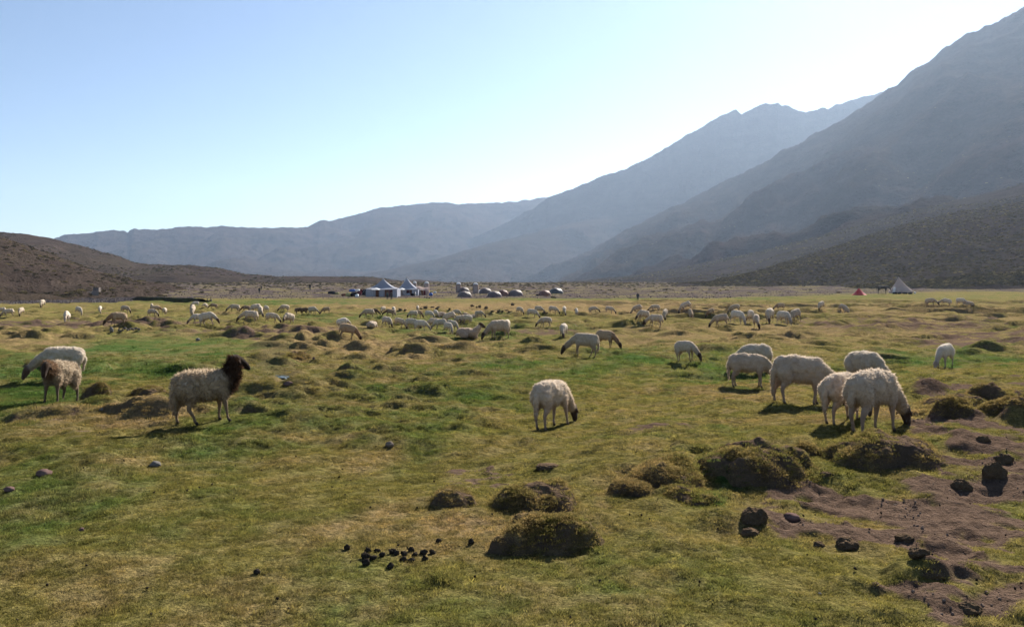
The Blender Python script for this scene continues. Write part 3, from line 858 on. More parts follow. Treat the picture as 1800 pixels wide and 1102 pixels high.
def build_mound(m):
    na, nr = 120, 46
    q = np.linspace(0, 1, nr) ** .8 * 1.45
    th = np.linspace(0, 2 * np.pi, na, endpoint=False)
    Q, T = np.meshgrid(q, th, indexing='ij')
    ex = Q * np.cos(T) * m['rx']; ey = Q * np.sin(T) * m['ry']
    c, s = math.cos(m['rot']), math.sin(m['rot'])
    x = (m['cx'] + ex * c - ey * s).ravel(); y = (m['cy'] + ex * s + ey * c).ravel()
    zg = z_ground(x, y, False)
    h, qq = mound_h(x, y, m)
    # rough crumbled surface
    p = np.stack([x, y, zg + h], 1)
    rough = .016 * fbm3(p * 14, 3, 7) + .03 * fbm3(p * 5, 2, 9)
    z = zg + h + rough * sstep(.0, .06, h) - .012 * sstep(1.0, 1.4, Q.ravel())
    z = np.where(h <= 0, np.minimum(z, zg - .006), z)
    V = np.stack([x - m['cx'], y - m['cy'], z - m['z']], 1)
    me = mesh_np('earth_mound', V, grid_faces(nr, na, True), M_MOUND)
    lay = lay_at(x, y)
    top = fbm2(x * 3 + m['seed'], y * 3, 3, 5)
    lay[:, 0] *= .3; lay[:, 1] = np.clip(lay[:, 1] + .45, 0, 1)
    lay[:, 2] = np.maximum(lay[:, 2], sstep(.15, .45, top + (.35 if m['seed'] in (6.1, 7.7, 12.2, 13.8) else 0)) * sstep(.1, .3, h / m['h']) * .9)
    set_col(me, 'lay', lay)
    link('earth_mound', me, label=m['label'], cat='mound', loc=(m['cx'], m['cy'], m['z']), group='earth mounds in the pasture')
    # rough grass growing over it
    rg = np.random.default_rng(int(m['seed'] * 10)); n = int(5200 * m['rx'] * m['ry'] * 4)
    n = min(max(n, 250), 3200)
    q = np.sqrt(rg.uniform(0, 1.25, n)); th = rg.uniform(0, 6.283, n)
    ex = q * np.cos(th) * m['rx']; ey = q * np.sin(th) * m['ry']
    x = m['cx'] + ex * c - ey * s; y = m['cy'] + ex * s + ey * c
    hh, _ = mound_h(x, y, m); z = z_ground(x, y, False) + hh
    bare = fbm2(x * 3 + m['seed'], y * 3, 3, 5) + (.3 if m['seed'] in (6.1, 7.7, 12.2, 13.8) else 0)
    k = ((bare < .22) & (rg.uniform(0, 1, n) < .25 + 1.1 * hh / m['h'])) | (rg.uniform(0, 1, n) < .08)
    x, y, z, hh = x[k], y[k], z[k], hh[k]; n = len(x)
    rot = np.stack([rg.normal(0, .35, n), rg.normal(0, .35, n), rg.uniform(0, 6.28, n)], 1)
    ss = rg.uniform(.9, 1.5, n); lay = lay_at(x, y); lay[:, 0] *= .25; lay[:, 1] = np.clip(lay[:, 1] * .5 + .6, 0, 1); lay[:, 2] = 0
    instancer('grass_cap', np.stack([x - m['cx'], y - m['cy'], z - m['z']], 1), rot, np.stack([ss * .8, ss * .8, ss * rg.uniform(.3, .85, n)], 1), CAP, lay, None, M_BLADE, bpy.data.objects[-1] if False else C.objects[-1])
CAP = [tuft_mesh('mound_tuft', 30, .040, .004, .013, .0032, 1.3, M_BLADE, 940 + k) for k in range(3)]
for m in MOUNDS:
    m['z'] = float(z_ground(m['cx'], m['cy'], False)[0])
    build_mound(m)

M_CLOD = simple_mat('dry_clod', (.120, .088, .055), 1.0, .55, 14.0)
M_ROCKW = simple_mat('warm_rock', (.16, .13, .105), .8, .4, 6.0)
M_ROCKP = simple_mat('pale_rock', (.15, .14, .13), .8, .3, 6.0)
M_ROCKR = simple_mat('reddish_rock', (.13, .085, .075), .85, .4, 6.0)
M_DUNG = simple_mat('dung', (.030, .025, .020), .9, .5, 30.0)
def place_rock(name, u, v, wpx, hpx, mat, label, cat, group=None, seed=0, sub=3, rough=.35, crumb=0, sink=.42):
    x, y, z = hit(u, v)
    w = wpx * y / FPX; h = hpx * y / FPX
    me = rock_mesh(name, seed + int(u), mat, sub, rough, 1.0, crumb)
    co = np.array([q.co[:] for q in me.vertices]); d = co.max(0) - co.min(0)
    s = np.array([w / d[0], w * .8 / d[1], h * 1.25 / d[2]])
    if mat is M_CLOD and w * FPX / y > 12:
        me.materials.clear(); me.materials.append(M_MOUND); set_col(me, 'lay', np.tile([[.1, .7, .8, 0.0]], (len(me.vertices), 1)))
    me.transform(Matrix.Diagonal((*s, 1)))
    me.update()
    return link(name, me, label=label, cat=cat, group=group, loc=(x * 1, y + w * .35, z + h * sink), rz=0)
CLODS = [
    (1330, 924, 50, 38, 'rough round clod of dark turf standing on the bare soil'),
    (1757, 842, 44, 42, 'tall lumpy earth clod standing on bare ground at the right edge'),
    (1773, 815, 34, 22, 'squat clod leaning behind the tall lumpy one at the right edge'),
    (1697, 863, 36, 26, 'dark pointed clod on the pale soil left of the tall lump'),
    (1732, 778, 28, 15, 'small dark clod beside the bright green tuft at right'),
    (1495, 967, 48, 26, 'dark tussocky clod at the grass edge below the bare soil'),
    (1595, 953, 38, 17, 'low dark clod between two others along the soil edge'),
    (1622, 978, 40, 20, 'crumbly clod at the corner where soil meets grass'),
    (1442, 962, 22, 12, 'tiny tan clod left of the tussocky one'),
    (1645, 1020, 48, 22, 'shaggy dark tussock clod low on the right'),
    (1712, 1080, 52, 24, 'broken dark clod near the bottom right corner'),
    (1322, 942, 34, 16, 'small crumbled clod just below the big round clod'),
    (1455, 838, 24, 10, 'small clod in the shade beside the wide mound'),
    (965, 826, 46, 12, 'low dark tuft clod on the sunny turf behind the mounds'),
]
for i, (u, v, w, h, lab) in enumerate(CLODS):
    place_rock('earth_clod', u, v, w, h, M_CLOD, lab, 'clod', 'earth clods on the pasture', 20 + i, 5 if w > 30 else 4, .24, .05, .12)
ROCKS = [
    (1395, 918, 30, 14, M_ROCKR, 'smooth brown stone right of the big round clod'),
    (270, 822, 20, 10, M_ROCKP, 'pale grey stone alone on the lower left turf'),
    (72, 839, 30, 13, M_ROCKR, 'reddish-brown stone near the left edge'),
    (12, 865, 20, 9, M_ROCKR, 'dull stone cut by the left picture edge'),
    (685, 787, 16, 10, M_ROCKW, 'small brown stone in the middle of the turf'),
    (347, 599, 8, 5, M_ROCKP, 'white stone on the bright green grass at left'),
    (505, 679, 20, 8, M_ROCKR, 'reddish stone between the hummocks below the stream'),
    (195, 584, 7, 9, M_ROCKP, 'pale upright stone among rubble at left'),
    (551, 632, 5, 5, M_ROCKR, 'small brown stone beside the mossy stream mound'),
    (142, 934, 9, 6, M_ROCKR, 'little dark stone low on the left turf'),
    (62, 499, 4, 4, M_ROCKP, 'white boulder on the foot of the shrubby slope'),
    (176, 723, 14, 6, M_ROCKP, 'flat pale stone in the rut behind the dark slanting mound'),
    (1442, 1046, 7, 5, M_ROCKP, 'tiny pale pebble on the lower right turf'),
]
for i, (u, v, w, h, mt, lab) in enumerate(ROCKS):
    place_rock('stone', u, v, w, h, mt, lab, 'stone', None, 60 + i, 3, .28)
rg = np.random.default_rng(21)
for i in range(12):
    place_rock('stone', 208 + i * 3.2 + rg.uniform(-1, 1), 580 + rg.uniform(-2, 3), rg.uniform(3, 6), rg.uniform(2.5, 4.5), M_STONE if i % 2 else M_ROCKW,
               'small dark stone in the row of rubble behind the left sheep', 'stone', 'row of rubble stones at left', 90 + i, 2)
for i, (u, v) in enumerate([(883, 548), (876, 549), (891, 547), (866, 549), (896, 549), (838, 541), (843, 541), (901, 537), (962, 551), (956, 552), (703, 546), (712, 546), (740, 544), (748, 543), (760, 541), (771, 541), (790, 545), (768, 545), (830, 539), (855, 543), (1475, 515), (972, 524)]):
    place_rock('earth_clod', u, v, rg.uniform(4, 9), rg.uniform(2.5, 5), M_CLOD, 'small dark clod on the dry strip before the tents', 'clod', 'dark clods on the dry strip', 120 + i, 2, .45)

DUNG = [(609, 967, 13, 12), (646, 972, 14, 10), (663, 971, 14, 7), (642, 983, 17, 13), (656, 985, 15, 9), (643, 995, 16, 11), (671, 979, 12, 10), (688, 974, 14, 10), (696, 976, 12, 10),
        (685, 1000, 15, 12), (710, 978, 13, 10), (708, 987, 14, 9), (723, 988, 16, 7), (722, 970, 14, 9), (729, 978, 12, 8), (744, 975, 15, 9), (759, 974, 12, 8), (746, 986, 12, 10)]
for i, (u, v, w, h) in enumerate(DUNG):
    place_rock('dung_ball', u, v, w, h, M_DUNG, 'black dung ball in the scattered heap on the near turf', 'dung', 'heap of black dung balls', 200 + i, 3, .5, .08, .33)
place_rock('dung_ball', 450, 1010, 13, 9, M_DUNG, 'single dark dung ball lying alone left of the heap', 'dung', None, 230, 3, .2)
place_rock('dung_ball', 771, 954, 11, 7, M_DUNG, 'dung ball between the heap and the nearest mound', 'dung', None, 231, 3, .2)
place_rock('dung_ball', 828, 957, 11, 10, M_DUNG, 'dung ball just left of the nearest domed mound', 'dung', None, 232, 3, .2)

def build_droppings():
    rg = np.random.default_rng(31); V = []; F = []
    ico = bmesh.new(); bmesh.ops.create_icosphere(ico, subdivisions=1, radius=1)
    co = np.array([v.co[:] for v in ico.verts]); fa = np.array([[v.index for v in f.verts] for f in ico.faces]); ico.free()
    y = rg.uniform(4.3, 14, 420); x = rg.uniform(-.62, .62, 420) * y
    cl = fbm2(x / .5, y / .5, 2, 9) > -.12; x = x[cl]; y = y[cl]
    z = z_ground(x, y)
    for k in range(len(x)):
        s = rg.uniform(.004, .010)
        R = np.array(Euler(rg.uniform(0, 6, 3)).to_matrix())
        p = (co * np.array([1.3, 1, .8]) * s * rg.uniform(.8, 1.2, (len(co), 1))) @ R.T + [x[k], y[k], z[k] + s * 1.6]
        F.append(fa + len(V) * len(co)); V.append(p)
    link('sheep_droppings', mesh_np('sheep_droppings', np.vstack(V), np.vstack(F), M_DUNG), kind='stuff', label='tiny dark droppings strewn over the near turf')
build_droppings()

def build_crumbs():
    rg = np.random.default_rng(41)
    n = 60000; a = rg.uniform(.05, .68, n); r = np.sqrt(rg.uniform(4.2 ** 2, 22 ** 2, n)); x = r * np.sin(a); y = r * np.cos(a)
    lay = lay_at(x, y); k = (lay[:, 2] > .4) & (fbm2(x / .55, y / .55, 4, 12) > rg.uniform(.2, .6, n)); x = x[k]; y = y[k]
    s = .003 + .010 * rg.uniform(0, 1, len(x)) ** 3
    src = [bpy.data.objects.new('crumb', rock_mesh('crumb', 70 + k, M_CRUMB, 1, .3, .8)) for k in range(3)]
    instancer('soil_crumbs', np.stack([x, y, z_ground(x, y) + s * .2], 1), rg.uniform(0, 6.28, (len(x), 3)), np.stack([s, s, s], 1), src, label='crumbled earth scattered over the bare soil at right', mat=M_CRUMB)
M_CRUMB = simple_mat("soil_crumb", (.17, .125, .10), 1.0, .4, 5.0, coord='Object')
build_crumbs()

# ------------------------------------------------------------ low walls, left
M_WALL = simple_mat('stone_wall', (.15, .13, .12), .95, .5, 1.6)
M_WALL_LIT = simple_mat('sunlit_wall_end', (.20, .17, .15), .9, .2, 1.0)  # wall stone in a lighter tone, sunlight on the pen's end put into the colour
M_BANK = make_rock_mat('bank_earth', (.03, .03, .022), (.06, .055, .035), (.05, .07, .02), 1.5)
def stone_wall(name, a, b, h, th, rows, label, seed, mat, end=None):
    root = link(name, None, label=label, cat='wall', loc=a)
    rg = np.random.default_rng(seed)
    L = math.hypot(b[0] - a[0], b[1] - a[1]); ang = math.atan2(b[1] - a[1], b[0] - a[0])
    root.rotation_euler.z = ang
    mb = MB(); mb.box((L / 2, 0, h * .45), (L, th * .8, h * .9)); link('wall_core', mb.mesh('wall_core', mat), root)
    src = [rock_mesh('wall_stone', seed + k, mat, 1, .2, .8) for k in range(3)]
    rh = h / rows
    for r_ in range(rows):
        x = rg.uniform(0, .3)
        while x < L:
            w = rg.uniform(.5, .95)
            o = link('stone', src[rg.integers(3)], root, loc=(x + w / 2, -th * .42 + rg.uniform(-.03, .03), rh * (r_ + .5)))
            o.scale = (w * .52, th * .3, rh * .56); x += w
    if end is not None:
        mb = MB(); mb.box((L - .15, -.03, end * .5), (.5, th * 1.25, end)); link('end_pillar', mb.mesh('end_pillar', M_WALL_LIT), root)
    return root
x0, y0, z0 = hit(140, 518); x1, y1, z1 = hit(173, 524)
stone_wall('stone_hut', (x0, y0, z0 - .35), (x1, y1 - 1, z1 - .15), 1.15, .8, 3, 'low ruined stone pen with an end wall coloured as sunlit at the foot of the left slope', 5, M_WALL, 1.35)
mb = MB(); mb.box((0, 0, .35), (1.0, .9, .75)); hx, hy, hz = hit(164, 522)
link('stone_block', mb.mesh('stone_block', M_WALL), loc=(hx, hy + 1.4, hz + .9), label='square grey block on top of the ruined stone pen', cat='block')
x0, y0, z0 = hit(232, 528); x1, y1, z1 = hit(350, 531)
def turf_bank():
    n = 90; Vv = []
    P0 = np.array([x0, y0]); P1 = np.array([x1, y1]); d = (P1 - P0) / np.linalg.norm(P1 - P0); nn = np.array([-d[1], d[0]])
    prof = [(-.35, -.3), (-.30, .40), (-.1, .55), (.5, .52), (1.6, -.1)]
    for i in range(n):
        f = i / (n - 1); p = P0 + (P1 - P0) * f
        zg = float(z_base(p[0], p[1])); e = sstep(0, .12, f) if f < .5 else 1
        for (a, h) in prof:
            jj = .06 * float(noise2(f * 25 + a, h * 3, 3)); q = p + nn * (a + jj)
            Vv.append((q[0], q[1], zg + h * (.25 + .75 * e) * (1 + .12 * float(noise2(f * 14, 1.0, 8))) + .05))
    link('low_bank', mesh_np('low_bank', Vv, grid_faces(n, len(prof)), M_BANK, False), label='long low dark bank of cut turf at left before the gravel plain', cat='wall')
turf_bank()

# ------------------------------------------------------------ tents
M_CANVAS = simple_mat('white_canvas', (.36, .37, .42), .85, .12, .6, transl=.25)
M_CANVASW = simple_mat('bright_canvas', (.72, .72, .72), .8, .08, .6, transl=.2)
M_PINK = simple_mat('pinkish_canvas', (.34, .27, .25), .9, .12, .8, transl=.25)
M_LINER = simple_mat('brown_liner', (.16, .055, .025), .9, .4, 1.4)
M_MAROON = simple_mat('maroon_cloth', (.10, .025, .03), .9, .5, 1.4)
M_BEIGE = simple_mat('beige_canvas', (.48, .40, .36), .9, .12, .5, transl=.3)
M_DOME = simple_mat('taupe_fly', (.125, .085, .080), .6, .15, 1.0, transl=.15)
M_DOMEB = simple_mat('dark_grey_fly', (.05, .05, .055), .55, .2, 1.0, transl=.1)
M_DOMEO = simple_mat('rust_fly', (.20, .075, .045), .6, .2, 1.0, transl=.15)
M_RED = simple_mat('red_fly', (.50, .018, .022), .6, .12, 1.0, transl=.35)
M_POLE = simple_mat('tent_pole', (.2, .2, .2), .5, .1, 3.0)
M_BLACK = simple_mat('black_cloth', (.015, .015, .018), .9, .4, 3.0)

def px_base(u, v):
    return hit(u, v, True)

def marquee(u0, u1, vb, vpeak, upeak, veave, depth, label, seed, mat_roof, lit_side):
    x, y, z = px_base((u0 + u1) / 2, vb); z = float(z_ground(x, y)[0]) - .03
    k = y / FPX
    W = (u1 - u0) * k; eave = (vb - veave) * k; peak = (vb - vpeak) * k; px = (upeak - (u0 + u1) / 2) * k
    root = link('marquee_tent', None, label=label, cat='tent', loc=(x, y + depth / 2, z))
    # roof: four ridged sails sweeping down concave from the pole top to the eaves
    nseg, nr = 48, 14; V = []
    for i in range(nr):
        f = i / (nr - 1)
        for j in range(nseg):
            t_ = j / nseg * 4; s = int(t_); g = t_ - s
            cs = [(-W / 2, -depth / 2), (W / 2, -depth / 2), (W / 2, depth / 2), (-W / 2, depth / 2)]
            a, b = cs[s], cs[(s + 1) % 4]
            ex = a[0] * (1 - g) + b[0] * g; ey = a[1] * (1 - g) + b[1] * g
            sag = math.sin(math.pi * g)
            X = px * (1 - f) + ex * f; Y = ey * f
            h = eave + (peak - eave) * (1 - f) ** 1.75 - .16 * sag * f * (1 if f > .5 else 2 * f) * 1.0
            V.append((X, Y, h))
    me = mesh_np('roof', V, grid_faces(nr, nseg, True)[:, ::-1], mat_roof, False)
    me.materials.append(M_CANVASW)
    link('roof', me, root)
    # front wall panels with a dark opening between; side and back walls
    n = 7
    for i in range(n):
        a = -W / 2 + W * i / n; b = a + W / n - .02
        op = i in (2, 4, 5) if seed == 1 else i in (3, 4)
        mb = MB()
        if op:
            mb.box(((a + b) / 2, -depth / 2 + 1.2, eave * .45), (b - a, .05, eave * .8)); link('inner_hanging', mb.mesh('inner_hanging', M_LINER if i % 2 == 0 else M_MAROON), root)
        else:
            Vp = []
            for q in range(9):
                xx = a + (b - a) * q / 8; yy = -depth / 2 + .04 * math.sin(q * 2.4 + i)
                Vp += [(xx, yy, -.05), (xx, yy * .98, eave - .12 - .1 * math.sin(math.pi * ((xx + W / 2) / W)))]
            V2 = np.array(Vp); F2 = [(2 * q, 2 * q + 2, 2 * q + 3, 2 * q + 1) for q in range(8)]
            link('wall_panel', mesh_np('wall_panel', V2, np.array(F2), mat_roof if (i + seed) % 3 else M_PINK, False), root)
    for sx in (-1, 1):
        mb = MB(); mb.box((sx * (W / 2 - .03), 0, eave / 2 - .1), (.04, depth * .98, eave - .1)); link('side_wall', mb.mesh('side_wall', mat_roof), root)
    mb = MB(); mb.box((0, depth / 2 - .03, eave / 2 - .1), (W * .98, .04, eave - .1)); link('back_wall', mb.mesh('back_wall', mat_roof), root)
    mb = MB(); mb.bar((px, 0, 0), (px, 0, peak + .15), .05); link('centre_pole', mb.mesh('centre_pole', M_POLE), root)
    for sx, sy in ((-1, -1), (1, -1), (-1, 1), (1, 1)):
        mb = MB(); mb.bar((sx * W / 2, sy * depth / 2, eave), (sx * (W / 2 + 1.0), sy * (depth / 2 + 1.1), .0), .012, 4); link('guy_rope', mb.mesh('guy_rope', M_CANVASW), root)
    # propped-up awning over the doorway
    ax = (.1 if seed == 1 else -.25) * W - (.28 * W if seed == 1 else 0)
    V3 = [(ax - .14 * W, -depth / 2 - .02, eave * .93), (ax + .16 * W, -depth / 2 - .02, eave * .93), (ax + .12 * W, -depth / 2 - 1.0, eave * .86), (ax - .10 * W, -depth / 2 - 1.0, eave * .86),
          (ax + .01 * W, -depth / 2 - .1, eave * 1.13)]
    me = bpy.data.meshes.new('awning'); me.from_pydata(V3, [], [(0, 3, 4), (3, 2, 4), (2, 1, 4)]); me.materials.append(M_CANVASW)
    link('awning', me, root)
    for q in (2, 3):
        mb = MB(); mb.bar(V3[q], (V3[q][0], V3[q][1], 0), .02, 5); link('awning_pole', mb.mesh('awning_pole', M_POLE), root)
    return root
marquee(643, 698, 522, 489.5, 670, 507, 5.0, 'large pale marquee with a low peak, left of the pair, people standing before it', 1, M_CANVAS, -1)
marquee(697, 735, 519.5, 486.5, 712, 506.5, 5.0, 'taller sharp-peaked pale marquee, right of the pair', 2, M_CANVAS, 1)
# canopy slung between the two
def canopy():
    xa, ya, za = px_base(685, 521); xb, yb, zb = px_base(701, 520); V = []
    for i in range(9):
        f = i / 8
        for j in range(4):
            g = j / 3
            V.append((xa + (xb - xa) * f, ya + 1.2 + 1.6 * g, za + 1.75 - .35 * math.sin(math.pi * f) + .22 * g))
    link('canopy', mesh_np('canopy', V, grid_faces(9, 4), M_CANVASW), label='white cloth canopy slung between the two marquees', cat='canopy')
canopy()
# patched brown tarpaulin lean-to at the right of the second marquee
def leanto():
    x, y, z = px_base(742, 519); k = y / FPX
    root = link('tarp_shelter', None, label='pinkish patched lean-to hung with rugs right of the marquees', cat='shelter', loc=(x, y + 1, z))
    W = 20 * k; V = []
    for i in range(10):
        for j in range(5):
            f = i / 9; g = j / 4
            V.append((-W / 2 + W * f, -1 + 2.2 * g, 1.1 + .7 * (1 - abs(2 * g - .9)) + .12 * math.sin(f * 8) - .25 * f))
    link('tarpaulin', mesh_np('tarpaulin', V, grid_faces(10, 5), M_PINK), root)
    for i in range(5):
        mb = MB(); mb.box((-W / 2 + W * (i + .5) / 5, -.9, .5), (W / 5 - .05, .05, 1.0)); link('hanging_rug', mb.mesh('hanging_rug', [M_MAROON, M_PINK, M_LINER, M_MAROON, M_PINK][i]), root)
leanto()

def toilet_tent(u, vb, vt, wpx, label, seed):
    x, y, z = px_base(u, vb + 6); y2 = y + 14; x2 = (u - 900) / FPX * y2; k = y2 / FPX; z = float(z_ground(x2, y2)[0]) - .05
    W = wpx * k; H = (vb - vt) * k + .3
    root = link('tall_tent', None, label=label, cat='tent', loc=(x2, y2, z))
    mb = MB(); mb.box((0, 0, H * .42), (W, W, H * .84), 0, .9); link('tent_body', mb.mesh('tent_body', M_PINK), root)
    V = []; 
    for i in range(7):
        for j in range(12):
            a = 2 * math.pi * j / 12; f = i / 6
            rr = W * .47 * (abs(math.cos(a)) ** .4 * 1, )[0]
            V.append((W * .46 * math.cos(f * math.pi / 2) * np.sign(math.cos(a)) * abs(math.cos(a)) ** .5, W * .46 * math.cos(f * math.pi / 2) * np.sign(math.sin(a)) * abs(math.sin(a)) ** .5, H * .84 + H * .17 * math.sin(f * math.pi / 2)))
    link('tent_top', mesh_np('tent_top', V, grid_faces(7, 12, True), M_CANVASW), root)
    mb = MB(); mb.box((.02, -W * .475, H * .38), (W * .5, .03, H * .66)); link('door_flap', mb.mesh('door_flap', M_BEIGE), root)
toilet_tent(729, 513, 494, 7, 'tall narrow tent peeping out behind the sharp-peaked marquee', 1)
toilet_tent(750, 514, 495, 9, 'tall narrow pinkish tent behind the lean-to', 2)
toilet_tent(806, 512, 496, 9, 'tall narrow pale tent standing left of its twin above the domes', 3)
toilet_tent(836, 513, 497, 10, 'tall narrow pale tent standing right of its twin above the domes', 4)

def dome_tent(u, vb, vt, wpx, mat, label, asym=0.0, dy=0, rid=True, group='dome tents of the camp'):
    x, y, z = px_base(u, vb); x *= (y + dy) / y; y += dy; k = y / FPX; z = float(z_ground(x, y)[0]) - .04
    W = wpx * k; H = (vb - vt) * k
    root = link('dome_tent', None, label=label, cat='tent', loc=(x, y + W * .45, z), group=group)
    nr, na = 12, 32; V = []
    for i in range(nr):
        f = i / (nr - 1); el = f * math.pi / 2
        for j in range(na):
            a = 2 * math.pi * j / na
            rr = math.cos(el) ** .85 * (1 + .05 * math.cos(4 * a))
            X = W / 2 * rr * math.cos(a) + asym * W * math.sin(el) * .3
            Y = W * .45 * rr * math.sin(a)
            V.append((X, Y, H * math.sin(el) ** .95 * (1 - .05 * (1 - abs(math.cos(2 * a))) * math.sin(2 * el))))
    link('fly_sheet', mesh_np('fly_sheet', V, grid_faces(nr, na, True), mat), root)
    for s in (1, -1):
        mb = MB(); pr = None
        for i in range(13):
            el = math.pi * i / 12; c_ = math.cos(el); p = (W / 2 * .74 * np.sign(c_) * abs(c_) ** .85 + asym * W * math.sin(el) * .3, s * W * .45 * .74 * np.sign(c_) * abs(c_) ** .85, H * math.sin(el) ** .95 * 1.0 + .02)
            if pr: mb.bar(pr, p, .018, 5)
            pr = p
        link('tent_pole', mb.mesh('tent_pole', M_POLE), root)
    mb = MB(); mb.add([(-W * .12, -W * .455, .02), (W * .12, -W * .455, .02), (W * .08, -W * .36, H * .62), (-W * .08, -W * .36, H * .62)], [(0, 1, 2, 3)]); link('door_flap', mb.mesh('door_flap', M_DOMEB), root)
    return root
dome_tent(816, 522.5, 511, 25, M_DOME, 'taupe dome tent at the left front of the row')
dome_tent(815, 516, 505.5, 20, M_DOME, 'taupe dome tent showing just behind the left front one', 0, 4)
dome_tent(853, 517.5, 507, 22, M_DOME, 'dome tent set back right of the left front pair', 0, 3)
dome_tent(869, 522.5, 511.5, 25, M_DOME, 'dome tent in the middle of the front row with a rust door side')
dome_tent(884, 521, 510, 19, M_DOMEO, 'rust-tinged dome tent overlapping the middle one from behind', 0, 3)
dome_tent(906, 520.5, 508.5, 26, M_DOME, 'wide dome tent standing alone right of the middle ones', .1)
dome_tent(958, 520.5, 509.5, 22, M_DOMEO, 'taupe and orange dome tent beside a dark bundle')
dome_tent(978, 517.5, 506.5, 25, M_DOMEB, 'dark grey dome tent, rightmost of the row', 0, 3)

def pyramid_tent(u0, u1, vb, vt, up, label, mat, sides=6, name='bell_tent', wall=.14):
    x, y, z = px_base((u0 + u1) / 2, vb); k = y / FPX; z = float(z_ground(x, y)[0]) - .04
    W = (u1 - u0) * k; H = (vb - vt) * k; px = (up - (u0 + u1) / 2) * k
    root = link(name, None, label=label, cat='tent', loc=(x, y + W * .4, z))
    na, nr = sides * 6, 12; V = []
    for i in range(nr):
        f = i / (nr - 1)
        for j in range(na):
            a = 2 * math.pi * j / na + .3; seg = (j % 6) / 6; edge = 1 - .05 * math.sin(math.pi * seg) * (1 - f)
            rr = (1 - f) ** 1.12 * (1 - .1 * math.sin(math.pi * f)) * edge
            V.append((px * f + W / 2 * rr * math.cos(a), W * .42 * rr * math.sin(a), H * (wall + (1 - wall) * f)))
    link('roof', mesh_np('roof', V, grid_faces(nr, na, True), mat, False), root)
    V = []
    for f in (0, 1):
        for j in range(na):
            a = 2 * math.pi * j / na + .3; e = 1 - .05 * math.sin(math.pi * (j % 6) / 6); V.append((W / 2 * .99 * e * math.cos(a), W * .415 * e * math.sin(a), H * wall * f))
    link('wall', mesh_np('wall', V, grid_faces(2, na, True), mat, False), root)
    mb = MB(); mb.bar((px, 0, 0), (px, 0, H + .1), .04); link('centre_pole', mb.mesh('centre_pole', M_POLE), root)
    return root, W, H
bell, bW, bH = pyramid_tent(1570, 1613, 516, 487, 1587, 'beige bell tent standing alone at the foot of the dark hill', M_BEIGE)
mb = MB(); mb.add([(-bW * .46, -bW * .2, .0), (-bW * .38, -bW * .30, .0), (-bW * .33, -bW * .25, bH * .38), (-bW * .38, -bW * .19, bH * .40)], [(0, 1, 2, 3)]); link('door_flap', mb.mesh('door_flap', M_CANVASW), bell)
red, rW, rH = pyramid_tent(1501, 1529, 519.5, 506, 1514, 'small bright red tent left of the grazing mule', M_RED, 4, 'red_tent', .05)

M_BLUE = simple_mat('blue_tarp', (.02, .10, .38), .6, .2, 2.0)
M_WHITEP = simple_mat('white_plastic', (.75, .75, .72), .5, .1, 2.0)
M_YEL = simple_mat('straw_mat', (.36, .33, .14), .8, .2, 2.0)
def bag(u, v, wpx, hpx, mat, label, kind='bag', group='bags heaped beside the big tents', dy=0, up=0):
    x, y, z = px_base(u, v); x *= (y + dy) / y; y += dy; k = y / FPX
    w, h = wpx * k, hpx * k
    bm = bmesh.new(); bmesh.ops.create_icosphere(bm, subdivisions=2, radius=1)
    for q in bm.verts:
        c_ = q.co; s = 3.0; n_ = (abs(c_.x) ** s + abs(c_.y) ** s + abs(c_.z) ** s) ** (1 / s); q.co = c_ / n_
        q.co *= 1 + .07 * float(noise2(q.co.x * 2 + u, q.co.y * 2 + q.co.z, 3))
    me = bpy.data.meshes.new(kind); bm.to_mesh(me); bm.free(); me.materials.append(mat)
    for p in me.polygons: p.use_smooth = True
    me.transform(Matrix.Diagonal((w / 2, w * .35, h / 2, 1)))
    root = link(kind, me, label=label, cat=kind.replace('_', ' '), group=group, loc=(x, y + w * .35, float(z_ground(x, y)[0]) + h * .42 + up * k), rz=random.uniform(-.4, .4))
    mb = MB(); mb.bar((-w * .3, -w * .2, h * .42), (w * .3, -w * .2, h * .42), .03, 5); link('strap', mb.mesh('strap', M_BLACK), root)
    return root
bag(582, 517, 13, 6, M_BLACK, 'dark bundle lying apart at the far left of the camp', 'bundle', None)
bag(592, 517, 8, 4, M_YEL, 'straw-coloured bundle next to the dark one at far left of camp', 'bundle', None)
bag(605, 520, 12, 5, M_LINER, 'brown bag at the left end of the luggage heap')
bag(613, 521, 13, 7, M_YEL, 'yellowish bag low in the luggage heap')
bag(622, 521.5, 14, 9, M_BLACK, 'black duffel in the front of the luggage heap')
bag(619, 518, 12, 5, M_BLUE, 'blue tarpaulin bundle on top of the luggage heap', 'bag', 'bags heaped beside the big tents', 1, 5)
bag(627, 522.5, 7, 6, M_WHITEP, 'white sack with curved end in front of the heap')
bag(631, 520, 8, 10, M_MAROON, 'maroon bag right of the white sack')
bag(635, 519, 7, 11, M_MAROON, 'tall maroon sack near the right end of the heap', dy=1)
bag(628, 518, 8, 5, M_WHITEP, 'small white bag on top of the heap', dy=1, up=6)
bag(641, 519, 9, 12, M_BLACK, 'black sack pile against the left marquee wall', dy=.5)
bag(699, 521, 5, 4, M_WHITEP, 'small pale crate between the marquees', 'crate', None)
bag(757, 519.5, 7, 6, M_BLUE, 'bright blue bundle right of the lean-to', 'bundle', None)
bag(764.5, 515.5, 5, 4, M_WHITEP, 'cream sack beyond the blue bundle', 'sack', None)
bag(842, 515, 4, 6, M_WHITEP, 'white sack between the tall tent and the dome behind it', 'sack', None)
bag(947, 520, 10, 3, M_BLACK, 'dark bundle on the ground left of the orange dome tent', 'bundle', None)
